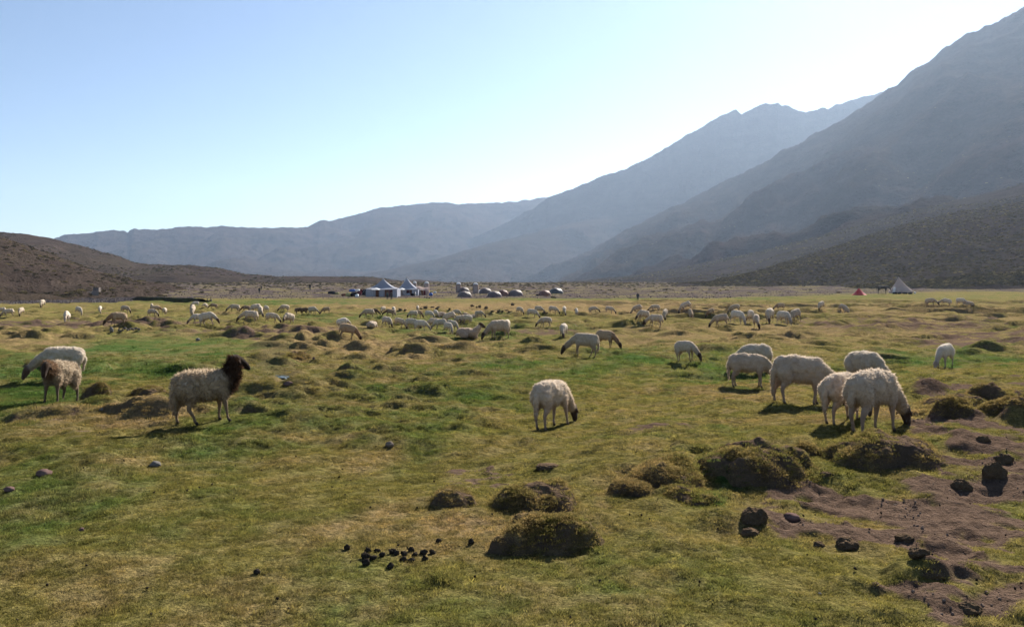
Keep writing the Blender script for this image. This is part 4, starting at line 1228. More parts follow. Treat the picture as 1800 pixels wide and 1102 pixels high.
for i, (u, w) in enumerate([(1574, 8), (1582, 7), (1592, 9), (1601, 7), (1609, 4)]):
    bag(u, 516.5, w, 4, M_BLACK if i != 4 else M_WHITEP, ['dark sack left of the bell tent door', 'second dark sack along the bell tent wall', 'wide dark sack under the middle of the bell tent', 'dark sack near the right of the bell tent', 'white sack at the right end of the bell tent'][i], 'sack', 'sacks along the bell tent wall')
for i, (u, v, w, h) in enumerate([(709, 517, 7, 6), (717, 517.5, 8, 5), (725, 518, 6, 5)]):
    bag(u, v + 2.2, w, h, [M_DOMEB, M_CANVAS, M_BLACK][i], ['grey bale before the right marquee opening', 'pale bale in the middle of the right marquee front', 'black bale at the right marquee corner'][i], 'bale', 'bales before the right marquee')
bag(729.5, 520, 3, 7, M_WHITEP, 'upright white sack at the right marquee corner', 'sack', None)
# ------------------------------------------------------------ creatures
def blob(chains, voxel, smooth=6):
    """chains: list of (tag, [(x,y,z,r) ...], squash) -> one continuous skin over all of them"""
    S = []
    for tag, pts, sq in chains:
        for a, b in zip(pts, pts[1:]) if len(pts) > 1 else [(pts[0], pts[0])]:
            a = np.array(a, float); b = np.array(b, float)
            d = np.linalg.norm(b[:3] - a[:3]); n = max(2, int(d / (.35 * max(min(a[3], b[3]), .008)))) if d > 0 else 1
            for k in range(n + 1 if d > 0 else 1):
                f = k / max(n, 1); S.append((tag, *(a * (1 - f) + b * f), *sq))
    u, v = 10, 7
    sv = [(0, 0, 1)] + [(math.sin(math.pi * i / v) * math.cos(2 * math.pi * j / u), math.sin(math.pi * i / v) * math.sin(2 * math.pi * j / u), math.cos(math.pi * i / v)) for i in range(1, v) for j in range(u)] + [(0, 0, -1)]
    sf = [(0, 1 + j, 1 + (j + 1) % u) for j in range(u)]
    for i in range(v - 2):
        for j in range(u):
            a = 1 + i * u + j; b = 1 + i * u + (j + 1) % u
            sf += [(a, a + u, b + u), (a, b + u, b)]
    e = 1 + (v - 1) * u; sf += [(e, e - u + (j + 1) % u, e - u + j) for j in range(u)]
    sv = np.array(sv); sf = np.array(sf)
    V = []; F = []
    for i, s in enumerate(S):
        V.append(sv * np.array([s[5], s[6], s[7]]) * s[4] + np.array(s[1:4])); F.append(sf + i * len(sv))
    me = mesh_np('tmp', np.vstack(V), np.vstack(F))
    o = bpy.data.objects.new('tmp', me); C.objects.link(o)
    md = o.modifiers.new('r', 'REMESH'); md.mode = 'VOXEL'; md.voxel_size = voxel; md.use_smooth_shade = True
    if smooth:
        sm = o.modifiers.new('s', 'SMOOTH'); sm.iterations = smooth; sm.factor = .5
    dg = bpy.context.evaluated_depsgraph_get()
    out = bpy.data.meshes.new_from_object(o.evaluated_get(dg), depsgraph=dg)
    bpy.data.objects.remove(o); bpy.data.meshes.remove(me)
    co = np.empty(len(out.vertices) * 3, np.float32); out.vertices.foreach_get('co', co); co = co.reshape(-1, 3).astype(float)
    # which chain each vertex belongs to
    tags = sorted({s[0] for s in S}); D = np.full((len(co), len(tags)), 9.0)
    for s in S:
        d = np.linalg.norm((co - np.array(s[1:4])) / np.array(s[5:8]), axis=1) - s[4]
        k = tags.index(s[0]); D[:, k] = np.minimum(D[:, k], d)
    w = np.exp(-D / .008); w /= w.sum(1, keepdims=True)
    return out, co, tags, w

def sheep_chains(pose, p):
    """p: dict of pose tweaks"""
    fl = p.get('fl', (0, 0)); hl = p.get('hl', (0, 0)); turn = p.get('turn', 0); fat = p.get('fat', 1.0)
    ch = []
    B = [(-.38, 0, .540, .138), (-.24, 0, .540, .152), (-.06, 0, .530, .162), (.12, 0, .530, .158), (.27, 0, .525, .142)]
    if pose == 'lie':
        B = [(x, y, z - .33, r) for x, y, z, r in B]
        ch.append(('wool', [(x, y, z, r * fat) for x, y, z, r in B], (1, 1.12, 1)))
        for s in (-1, 1):
            ch.append(('wool', [(-.30, s * .14, .14, .12), (-.12, s * .17, .09, .08)], (1, 1, 1)))
            ch.append(('leg', [(-.12, s * .19, .05, .035), (-.28, s * .21, .035, .025)], (1, 1, 1)))
            ch.append(('leg', [(.30, s * .10, .10, .05), (.40, s * .11, .05, .032), (.28, s * .12, .03, .024)], (1, 1, 1)))
        if p.get('head', 'up') == 'up':
            ch.append(('wool', [(.27, 0, .22, .14), (.40, 0, .33, .115), (.46, 0, .43, .088)], (1, .85, 1)))
            poll = np.array((.49, 0, .50)); muz = np.array((.64, 0, .42))
        else:
            ch.append(('wool', [(.27, 0, .18, .13), (.42, .05, .17, .09), (.50, .12, .13, .07)], (1, .9, 1)))
            poll = np.array((.54, .15, .12)); muz = np.array((.56, .30, .06))
        ch.append(('wool', [(-.47, 0, .20, .05), (-.54, .03, .08, .045)], (1, 1, 1)))
    else:
        ch.append(('wool', [(x, y, z, r * fat) for x, y, z, r in B], (1, .92, 1.08)))
        ch.append(('wool', [(-.28, 0, .46, .125 * fat), (0, 0, .455, .148 * fat), (.24, 0, .46, .125 * fat)], (1, .95, 1)))
        for i, s in enumerate((-1, 1)):
            f = fl[i]; h = hl[i]
            ch.append(('wool', [(.27, s * .075, .44, .090), (.265 + f * .2, s * .085, .34, .060)], (1, .8, 1)))
            ch.append(('leg', [(.265 + f * .2, s * .085, .35, .050), (.28 + f * .6, s * .088, .21, .0285), (.275 + f, s * .088, .10, .019), (.275 + f * 1.1, s * .088, .055, .022)], (1, .9, 1)))
            ch.append(('hoof', [(.285 + f * 1.1, s * .088, .040, .022), (.305 + f * 1.12, s * .088, .014, .026)], (1, .9, .8)))
            ch.append(('wool', [(-.36, s * .075, .48, .130), (-.32 + h * .2, s * .092, .38, .088), (-.36 + h * .4, s * .095, .30, .055)], (1, .72, 1)))
            ch.append(('leg', [(-.37 + h * .4, s * .095, .31, .048), (-.425 + h * .6, s * .09, .215, .030), (-.41 + h, s * .09, .11, .020), (-.40 + h * 1.05, s * .09, .055, .023)], (1, .9, 1)))
            ch.append(('hoof', [(-.39 + h * 1.05, s * .09, .040, .022), (-.37 + h * 1.08, s * .09, .014, .026)], (1, .9, .8)))
        tl = p.get('tail', .22)
        ch.append(('wool', [(-.49, 0, .58, .045), (-.545, 0, .47, .05), (-.55, 0, .47 - tl * .6, .038), (-.535, 0, .47 - tl, .018)], (.8, 1, 1)))
        c, s_ = math.cos(turn), math.sin(turn)
        if pose == 'graze':
            dn = p.get('dn', 0)
            n1 = (.30, 0, .52, .145); n2 = (.44, s_ * .05, .44, .112); n3 = (.44 + .14 * c, s_ * .16, .32 + dn, .088); n4 = (.44 + .20 * c, s_ * .22, .245 + dn, .076)
            ch.append(('neck', [n1, n2, n3, n4], (1, .82, 1)))
            poll = np.array((.44 + .25 * c, s_ * .27, .215 + dn)); muz = np.array((.44 + .315 * c, s_ * .335, .045 + dn * .7))
        elif pose == 'stand':
            hz = p.get('hz', 0)
            n1 = (.33, 0, .50, .150); n2 = (.41, s_ * .03, .60 + hz * .3, .140); n3 = (.40 + .07 * c, s_ * .09, .72 + hz * .7, .110); n4 = (.39 + .10 * c, s_ * .12, .79 + hz, .100)
            ch.append(('neck', [n1, n2, n3, n4], (1, .85, 1)))
            poll = np.array((.38 + .13 * c, s_ * .15, .82 + hz)); muz = np.array((.38 + .28 * c, s_ * .31, .715 + hz))
        else:   # half-lowered
            n1 = (.28, 0, .52, .150); n2 = (.40, s_ * .05, .56, .12); n3 = (.40 + .10 * c, s_ * .14, .60, .100); n4 = (.40 + .14 * c, s_ * .19, .61, .085)
            ch.append(('neck', [n1, n2, n3, n4], (1, .85, 1)))
            poll = np.array((.40 + .18 * c, s_ * .24, .60)); muz = np.array((.40 + .27 * c, s_ * .34, .46))
    SX = lambda q: q * .75 if q < .3 else .225 + (q - .3) * (.95 if pose != 'stand' else .9)
    dm = muz - poll
    ch = [(tg, [(SX(q[0]), *q[1:]) for q in pts], sq) for tg, pts, sq in ch]
    poll = np.array((SX(poll[0]), poll[1], poll[2])); muz = poll + dm
    ax = muz - poll; L = np.linalg.norm(ax); ax = ax / L
    side = np.cross((0, 0, 1), ax); side /= max(np.linalg.norm(side), 1e-3); up = np.cross(ax, side)
    if up[2] < -.2: up = -up
    P = lambda a, b, c_: tuple(poll + ax * a * L + side * b + up * c_)
    hs = p.get('hs', 1.0)
    ch.append(('head', [(*P(-.05, 0, 0), .072 * hs), (*P(.25, 0, .006), .068 * hs), (*P(.60, 0, .006), .053 * hs), (*P(.95, 0, -.002), .043 * hs), (*P(1.12, 0, -.010), .034 * hs)], (1, .9, 1)))
    ch.append(('head', [(*P(.30, 0, -.035), .042), (*P(.85, 0, -.028), .028)], (1, .8, 1)))
    for s in (-1, 1):
        ch.append(('ear', [(*P(.05, s * .045, .005), .018), (*P(.16, s * .075, -.012), .019), (*P(.34, s * .095, -.030), .011)], (1, 1, 1)))
    return ch

COLS = {   # wool, neck, head, leg, hoof, ear
    'cream': ((.48, .395, .31), (.44, .36, .27), (.045, .028, .020), (.28, .20, .15), (.03, .025, .02), (.06, .035, .025)),
    'white': ((.56, .49, .41), (.52, .45, .37), (.30, .24, .19), (.38, .31, .25), (.04, .03, .025), (.30, .22, .18)),
    'pale': ((.50, .43, .35), (.47, .40, .31), (.09, .055, .04), (.30, .22, .17), (.03, .025, .02), (.10, .06, .045)),
    'tan': ((.42, .31, .21), (.30, .19, .12), (.05, .03, .02), (.20, .14, .10), (.03, .025, .02), (.05, .03, .02)),
    'brown': ((.13, .085, .055), (.10, .06, .04), (.03, .02, .015), (.06, .045, .035), (.02, .02, .02), (.03, .02, .015)),
    'dusky': ((.30, .22, .16), (.16, .10, .065), (.03, .02, .014), (.16, .12, .09), (.02, .02, .02), (.03, .02, .015)),
    'shaggy': ((.44, .35, .25), (.060, .034, .022), (.022, .014, .010), (.22, .15, .10), (.02, .02, .02), (.03, .018, .012)),
    'facing': ((.38, .31, .23), (.19, .12, .075), (.04, .024, .016), (.13, .09, .065), (.02, .02, .02), (.05, .03, .02)),
}
TIX = {'wool': 0, 'neck': 1, 'head': 2, 'leg': 3, 'hoof': 4, 'ear': 5}

M_SHEEP, t, n, l = new_mat('sheep_coat')
at = N(t, 'ShaderNodeAttribute', attribute_name='coat')
oi = N(t, 'ShaderNodeObjectInfo'); tc = N(t, 'ShaderNodeTexCoord')
vn = tex_noise(t, tc.outputs['Object'], 14, 5, .6); vn2 = tex_noise(t, tc.outputs['Object'], 90, 3, .6)
c = mixc(t, .7, at.outputs['Color'], ramp(t, oi.outputs['Random'], [(0, (.78, .76, .72)), (1, (1.12, 1.12, 1.12))]), 'MULTIPLY')
c = mixc(t, .6, c, ramp(t, vn, [(.3, (.72, .68, .62)), (.65, (1.1, 1.1, 1.1))]), 'MULTIPLY')
p = N(t, 'ShaderNodeBsdfPrincipled'); l.new(c, p.inputs['Base Color']); p.inputs['Roughness'].default_value = .9
p.inputs['Sheen Weight'].default_value = .12; p.inputs['Sheen Roughness'].default_value = .5; p.inputs['Specular IOR Level'].default_value = 0
l.new(bump(t, math_n(t, 'ADD', vn, vn2), .7, .012), p.inputs['Normal']); out_surf(t, p.outputs[0])
M_WOOL, t, n, l = new_mat('wool_locks')
at = N(t, 'ShaderNodeAttribute', attribute_name='coat')
d = N(t, 'ShaderNodeBsdfDiffuse'); l.new(at.outputs['Color'], d.inputs['Color'])
tr = N(t, 'ShaderNodeBsdfTranslucent'); l.new(at.outputs['Color'], tr.inputs['Color'])
mx = N(t, 'ShaderNodeMixShader'); mx.inputs[0].default_value = .6; l.new(d.outputs[0], mx.inputs[1]); l.new(tr.outputs[0], mx.inputs[2]); out_surf(t, mx.outputs[0])

def coat_colours(co, tags, w, cols):
    c = np.zeros((len(co), 3))
    for k, tg in enumerate(tags): c += w[:, k:k + 1] * np.array(cols[TIX[tg]])[None, :]
    return c

def make_sheep_mesh(pose, p, coat, voxel, seed, locks=0, lock_len=.03):
    me, co, tags, w = blob(sheep_chains(pose, p), voxel, 5 if voxel < .015 else 2)
    iw = [k for k, tg in enumerate(tags) if tg in ('wool', 'neck')]
    wool = w[:, iw].sum(1)
    nrm = np.empty(len(co) * 3, np.float32); me.vertices.foreach_get('normal', nrm); nrm = nrm.reshape(-1, 3)
    lump = fbm3(co * 9 + seed, 3, seed) * .014 + fbm3(co * 32 + seed, 2, seed + 5) * .005
    co2 = co + nrm * (lump * wool)[:, None]
    co2[:, 0] -= .06
    me.vertices.foreach_set('co', co2.astype(np.float32).ravel())
    cols = COLS[coat]
    c = coat_colours(co, tags, w, cols)
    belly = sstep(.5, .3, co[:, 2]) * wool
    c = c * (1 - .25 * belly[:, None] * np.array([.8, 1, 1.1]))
    if coat in ('cream', 'pale'):      # dark face patch with pale crown
        pass
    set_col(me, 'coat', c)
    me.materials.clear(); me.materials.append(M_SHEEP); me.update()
    for q in me.polygons: q.use_smooth = True
    me.name = 'sheep'
    fm = None
    if locks:
        rg = np.random.default_rng(seed)
        idx = np.nonzero(wool > .6)[0]
        k = rg.choice(idx, locks)
        base = co2[k] + rg.normal(size=(locks, 3)) * .004; nn = nrm[k]
        d = nn * .55 + rg.normal(size=(locks, 3)) * .32 + np.array([-.12, 0, -.45]); d /= np.linalg.norm(d, axis=1)[:, None]
        d = d + nn * .25
        ln = lock_len * rg.uniform(.5, 1.3, locks)[:, None]
        if coat == 'shaggy':
            nk = w[k][:, tags.index('neck')][:, None]; ln = ln * (1 + .25 * nk)
        sd = np.cross(d, rg.normal(size=(locks, 3))); sd /= np.linalg.norm(sd, axis=1)[:, None]
        wd = ln * .16
        V = np.stack([base - sd * wd - nn * .003, base + sd * wd - nn * .003, base + d * ln], 1).reshape(-1, 3)
        F = np.arange(3 * locks).reshape(-1, 3)
        fm = mesh_np('fleece', V, F, M_WOOL, False)
        cc = c[k] * rg.uniform(.75, 1.25, (locks, 1)) * 1.05
        set_col(fm, 'coat', np.repeat(np.clip(cc, 0, .9), 3, 0))
    return me, fm

def back_h(pose): return {'lie': .40, 'graze': .715, 'stand': .715, 'half': .715}[pose]

def put_sheep(u, vf, vt, heading, pose, meshes, label, size=None, dy=0.0):
    x, y, z = hit(u, vf, False, dy >= 0)
    y2 = y + .08 + max(dy, 0); x *= y2 / y; y = y2
    s = (vf - vt) * y / FPX / back_h(pose)
    s = min(max(s, .72), 1.28)
    if size: s = size
    h = math.radians(heading) - math.atan2(x, y)
    # stand on the ground below the four hooves
    c_, s_ = math.cos(h), math.sin(h)
    fx = np.array([.15, .15, -.40, -.40]) * s; fy = np.array([.088, -.088, .088, -.088]) * s
    gx = x + fx * c_ - fy * s_; gy = y + fx * s_ + fy * c_
    gz = z_ground(gx, gy)
    zf = gz[:2].mean(); zr = gz[2:].mean()
    pitch = math.atan2(zf - zr, .51 * s) * .8
    o = bpy.data.objects.new('sheep', meshes[0]); C.objects.link(o)
    zc = (zf + zr) / 2 + (zf - zr) / 2 * .5
    o.matrix_world = Matrix.Translation((x, y, zc - .008)) @ Matrix.Rotation(h, 4, 'Z') @ Matrix.Rotation(-pitch, 4, 'Y') @ Matrix.Scale(s, 4)
    o['label'] = label; o['category'] = 'sheep'; o['group'] = 'sheep of the grazing flock'
    if meshes[1]:
        f = bpy.data.objects.new('fleece', meshes[1]); C.objects.link(f); f.parent = o
    return o

NEAR = [
    # u, v foot, v top, heading, pose, tweaks, coat, label, dy
    (1541, 763, 650, 57, 'graze', dict(fl=(.03, -.05), hl=(-.04, .08), fat=1.06, tail=.12), 'cream', 'biggest white sheep with dark face, nose down over the large sloping mound', -1),
    (1486, 742, 652, 57, 'graze', dict(fl=(0, .04), hl=(-.06, .05), tail=.30), 'cream', 'white sheep half hidden behind the biggest one, rump and long tail showing', 0),
    (1413, 712, 624, 20, 'graze', dict(fl=(-.05, .06), hl=(.05, -.05), dn=.02, tail=.34, fat=1.05), 'cream', 'thick woolly sheep side-on with long tail, left of the overlapping pair', 0),
    (1322, 683, 621, 0, 'graze', dict(fl=(.03, -.02), hl=(-.02, .03), tail=.30), 'cream', 'slim cream sheep side-on, leftmost of the near right bunch', 0),
    (1322, 656, 604, 200, 'graze', dict(fl=(.03, -.02), hl=(-.02, .03)), 'pale', 'pale sheep whose back shows over the slim cream one', 0),
    (1527, 684, 614, 312, 'graze', dict(fl=(.02, -.02), hl=(0, .03), fat=1.05), 'pale', 'round-backed sheep directly behind the biggest one', 0),
    (974, 752, 665, 58, 'graze', dict(fl=(.08, -.02), hl=(-.02, .05), tail=.28), 'cream', 'lone white sheep with dark face grazing in the middle of the slope', 0),
    (372, 746, 652, 14, 'stand', dict(fl=(.05, -.03), hl=(.16, -.08), fat=1.08, tail=.30), 'shaggy', 'shaggy tan sheep with dark brown maned head held up, standing in profile', 0),
    (99, 707, 630, 238, 'half', dict(fl=(.03, -.04), hl=(.05, -.10), turn=.25, tail=.2), 'facing', 'shaggy brownish sheep facing the camera at far left', 0),
    (100, 670, 608, 184, 'graze', dict(fl=(.02, -.03), hl=(.04, -.05), tail=.24, fat=1.03), 'pale', 'grey-white sheep grazing just behind the shaggy left one', 0),
    (1659, 647, 604, 248, 'graze', dict(fl=(.02, -.03), hl=(.03, -.02)), 'white', 'white sheep alone at right, steeply bowed, on the green strip edge', 0),
    (1022, 627, 585, 180, 'graze', dict(fl=(.02, -.04), hl=(.10, -.06), tail=.30), 'cream', 'pale sheep with black face side-on in the mid-field, brown one behind it', 0),
    (1067, 612, 579, 332, 'graze', dict(fl=(.02, -.04), hl=(.04, -.06)), 'tan', 'tan sheep with dark brown neck just right of the black-faced one', 0),
    (1209, 636, 598, 322, 'graze', dict(fl=(.02, -.04), hl=(.04, -.06), turn=-.2), 'cream', 'sheep with dark face grazing beside the little gully', 0),
    (874, 594, 560, 200, 'graze', dict(fl=(.02, -.04), hl=(.04, -.06), fat=1.08), 'cream', 'big pale sheep right of the lying one, head down to the left', 0),
    (826, 597, 577, 0, 'lie', dict(head='up'), 'cream', 'sheep lying down with its dark head raised', 0),
    (612, 597, 570, 350, 'graze', dict(fl=(.02, -.04), hl=(.04, -.06), fat=1.08), 'tan', 'large tan sheep with dark face grazing alone left of the lying one', 0),
]
for i, (u, vf, vt, hd, pose, p, coat, lab, dy) in enumerate(NEAR):
    big = (vf - vt) > 50
    lk = 8500 if big else 2500
    ms = make_sheep_mesh(pose, p, coat, .0115 if big else .016, 300 + i, lk if pose != 'lie' else 4000, .034 if coat in ('shaggy', 'facing') else .019)
    put_sheep(u, vf, vt, hd, pose, ms, lab, None, dy)

PROTO = {}
def far_proto(key):
    if key not in PROTO:
        coat, k = key.split('_')
        P = {'a': ('graze', dict(fl=(.05, -.05), hl=(-.06, .07))), 'b': ('graze', dict(fl=(-.02, .03), hl=(.04, .0), turn=.5, fat=1.08)), 'c': ('graze', dict(fl=(.10, -.06), hl=(-.10, .10), turn=-.35, fat=.96)), 'l': ('lie', dict(head='down'))}[k]
        PROTO[key] = (P[0], make_sheep_mesh(P[0], P[1], coat, .022, 500 + len(PROTO), 900, .018))
    return PROTO[key]
FLOCK = [
    (2, 552, 543, 180, 'cream_a', 'sheep cut by the left edge of the picture'),
    (14, 557, 542, 185, 'cream_a', 'pale sheep broadside, first whole one from the left edge'),
    (37, 555, 541, 240, 'cream_b', 'small sheep seen end-on, second from the left edge'),
    (74, 541, 527, 250, 'pale_b', 'highest sheep at far left, standing on the stony ground'),
    (117, 566, 544, 262, 'white_a', 'narrow end-on white sheep on the dark rutted ground at left'),
    (139, 553, 539, 300, 'white_c', 'white sheep turned right, between the end-on one and a tiny one'),
    (176, 550, 539, 262, 'white_b', 'tiny end-on sheep halfway along the left group'),
    (221, 551, 537, 325, 'cream_c', 'sheep facing right above the one bowed over the bank'),
    (204, 573, 548, 200, 'tan_a', 'brownish sheep bowed down over the dark bank at left'),
    (267, 544, 533, 95, 'cream_b', 'back sheep of the four-strong knot under the dark bank, seen from behind'),
    (276, 549, 535.5, 15, 'tan_a', 'middle back sheep of the four-strong knot under the dark bank'),
    (269, 556, 543, 335, 'cream_c', 'front left sheep of the four-strong knot under the dark bank'),
    (290, 553, 540, 75, 'pale_b', 'right-hand sheep of the four-strong knot under the dark bank'),
    (339, 555, 536, 262, 'cream_b', 'end-on sheep standing behind the dark-headed pair at left'),
    (343, 540, 532, 180, 'white_a', 'very small pale sheep just below the seated men'),
    (360, 541, 532, 240, 'white_c', 'small pale sheep right below the seated men'),
    (374, 543, 534, 182, 'dusky_a', 'dusky sheep facing left below the seated men'),
    (346, 568, 549, 182, 'pale_a', 'sheep with dark head turned left, behind its bigger neighbour'),
    (369, 573, 547, 328, 'pale_c', 'bright sheep with dark head low to the right, front of the left pair'),
    (410, 550, 535, 182, 'cream_a', 'sheep facing left at the near end of a loose row of three'),
    (431, 549, 537, 180, 'dusky_c', 'darker sheep facing left, middle of the loose row'),
    (449, 550, 534.5, 200, 'cream_b', 'broad sheep overlapped by an end-on one near the row end'),
    (458, 556, 537, 268, 'cream_b', 'end-on sheep standing in front of two overlapping ones'),
    (467, 549, 536, 110, 'white_a', 'whitest sheep at the right end of the loose row'),
    (436, 568, 545, 184, 'cream_a', 'larger cream sheep with dark face grazing left, clear of others'),
    (479, 568, 549, 345, 'cream_c', 'cream sheep grazing right with a neighbour facing it'),
    (505, 569, 548, 232, 'cream_b', 'sheep with black face turned toward the one grazing right'),
    (499, 549, 535, 212, 'cream_c', 'lone sheep between the row and the dark brown pair'),
    (528, 552, 540, 2, 'brown_a', 'dark brown sheep, left of the brown pair'),
    (538, 551, 538.5, 0, 'brown_c', 'dark brown sheep overlapped by the other brown one'),
    (551, 554, 539, 320, 'pale_b', 'white sheep with dark head touching the brown pair'),
    (573, 551, 540, 190, 'tan_a', 'small tan sheep alone right of the brown pair'),
    (606, 577, 563, 20, 'white_b', 'whitish back peeping over the large tan sheep'),
    (646, 558, 541, 188, 'cream_a', 'sheep facing left below the left marquee, black one at its tail'),
    (659, 555, 543, 350, 'brown_c', 'black-brown sheep mostly hidden behind a cream one below the left marquee'),
    (683, 557, 543, 184, 'dusky_a', 'dusky broad sheep with black face below the gap between the marquees'),
    (673, 550, 542, 240, 'cream_b', 'small sheep behind and left of the dusky broad one'),
    (692, 554, 539, 268, 'white_b', 'upright pale sheep at the rump of the dusky broad one'),
    (656, 575, 562, 60, 'pale_l', 'sheep lying curled like a ball on the green'),
    (681, 575, 556, 312, 'pale_c', 'sheep stepping right next to the curled lying one'),
    (702, 576, 561, 340, 'pale_a', 'left of the three sheep bowed one behind another to the right'),
    (725, 579, 559, 335, 'pale_a', 'middle and largest of the three sheep bowed in a row'),
    (742, 580, 566, 332, 'white_a', 'right of the three sheep bowed in a row'),
    (725, 559, 546, 200, 'cream_b', 'brownish sheep below the right marquee with two behind it'),
    (734, 547, 538, 262, 'white_b', 'bright white sheep standing farthest back below the right marquee'),
    (736, 558, 549, 335, 'tan_c', 'small tan sheep tucked right of the one below the right marquee'),
    (755, 560, 549, 330, 'white_c', 'short white sheep just left of a narrow end-on one'),
    (766, 558, 545, 290, 'white_b', 'narrow end-on white sheep in the densest part of the flock'),
    (778, 556, 547, 0, 'cream_l', 'sheep lying down behind the dense knot'),
    (791, 568, 548, 190, 'cream_a', 'broad sheep facing left in the middle of the dense knot'),
    (804, 557, 547, 330, 'cream_c', 'rounded back just right behind the broad sheep of the knot'),
    (808, 570, 554, 205, 'cream_b', 'dark-faced sheep in the right front of the dense knot'),
    (819, 568, 553, 202, 'pale_b', 'small dark-faced sheep right beside its like in the knot'),
    (821, 555, 547, 0, 'cream_l', 'lying sheep farthest back in the knot'),
    (831, 560, 551, 5, 'pale_l', 'lying sheep right of the knot, in front of the farthest one'),
    (844, 559, 548, 335, 'cream_a', 'last sheep at the right end of the knot, bowed right'),
    (760, 578, 561, 175, 'cream_b', 'sheep at the left of the close bunch near the lying one'),
    (773, 580, 561, 180, 'pale_a', 'broadside sheep in the centre of the close bunch'),
    (789, 583, 567, 300, 'white_c', 'white sheep in front of the close bunch, facing right'),
    (795, 580, 562, 332, 'pale_c', 'sheep with dark head at the right end of the close bunch'),
    (892, 582, 567, 80, 'white_b', 'white sheep half hidden behind the big pale one'),
    (914, 552, 539, 318, 'cream_c', 'first small sheep right of the knot on the dry strip'),
    (936, 558, 542, 345, 'pale_a', 'larger sheep grazing right with another at its shoulder'),
    (948, 553, 539, 330, 'cream_b', 'sheep at the shoulder of the larger one on the dry strip'),
    (973, 552, 538, 345, 'cream_a', 'sheep broadside facing right beside an end-on one on the dry strip'),
    (992, 552, 537, 268, 'pale_b', 'end-on sheep in the middle of the dry strip'),
    (1013, 551, 541, 90, 'white_b', 'tiniest sheep on the dry strip, seen from behind'),
    (1045, 551, 538, 347, 'cream_c', 'left of two sheep facing right in single file'),
    (1072, 550, 537, 347, 'cream_a', 'right of two sheep facing right in single file'),
    (957, 575, 556, 202, 'cream_c', 'sheep on the green with its dark face down to the left, alone'),
    (990, 593, 568, 258, 'pale_b', 'end-on sheep at the lip of a small hollow'),
    (1121, 551, 536, 192, 'cream_a', 'left sheep of the back pair under the lone walker'),
    (1150, 549, 535, 184, 'cream_c', 'right sheep of the back pair under the lone walker'),
    (1128, 565, 545, 208, 'cream_b', 'dark-faced sheep in front of the back pair'),
    (1149, 575, 552, 200, 'cream_a', 'nearest sheep of the bunch under the lone walker'),
    (1169, 562, 544, 262, 'cream_b', 'end-on sheep at the right of the bunch under the walker'),
    (1207, 550, 533, 196, 'cream_a', 'back sheep of an overlapping pair in the right middle field'),
    (1213, 557, 540, 285, 'tan_b', 'front tan sheep of that overlapping pair'),
    (1250, 556, 543, 225, 'tan_c', 'small isolated sheep with bowed head left of a larger group'),
    (1266, 573, 550, 188, 'cream_a', 'largest black-faced sheep in the right middle field, facing left'),
    (1292, 552, 537, 190, 'cream_c', 'tan-backed sheep facing left behind a white one'),
    (1297, 569, 545, 326, 'white_c', 'bright white sheep facing right next to the large black-faced one'),
    (1319, 568, 545, 100, 'pale_b', 'sheep seen from behind, overlapped by one facing the camera'),
    (1329, 578, 552, 272, 'cream_b', 'dark-legged sheep facing the camera with its head down'),
    (1352, 568, 542, 255, 'pale_b', 'sheep with black face and bright back, head lowered to the left'),
    (1370, 546, 533, 190, 'tan_a', 'brown sheep facing left at the back of the right group'),
    (1379, 571, 546, 312, 'white_c', 'white sheep leaning right against its neighbour'),
    (1398, 567, 544, 232, 'cream_b', 'rightmost sheep of the right group, head down left'),
    (1443, 545, 530, 240, 'cream_b', 'lone sheep below the dark foothill, seen nearly end-on'),
    (1479, 546, 530, 345, 'cream_c', 'lone sheep below the red tent, broadside facing right'),
    (1638, 538, 523, 345, 'cream_a', 'sheep below the bell tent facing right, nose to nose with another'),
    (1660, 538, 524, 188, 'pale_c', 'sheep below the bell tent facing left toward its mate'),
    (1690, 537, 524, 350, 'white_a', 'rightmost standing sheep of the far field'),
    (1704, 539, 531, 10, 'white_l', 'white sheep lying at the far right of the flock'),
]
for (u, vf, vt, hd, key, lab) in FLOCK:
    pose, ms = far_proto(key)
    put_sheep(u, vf, vt if pose != 'lie' else vt, hd + random.uniform(-6, 6), pose, ms, lab)

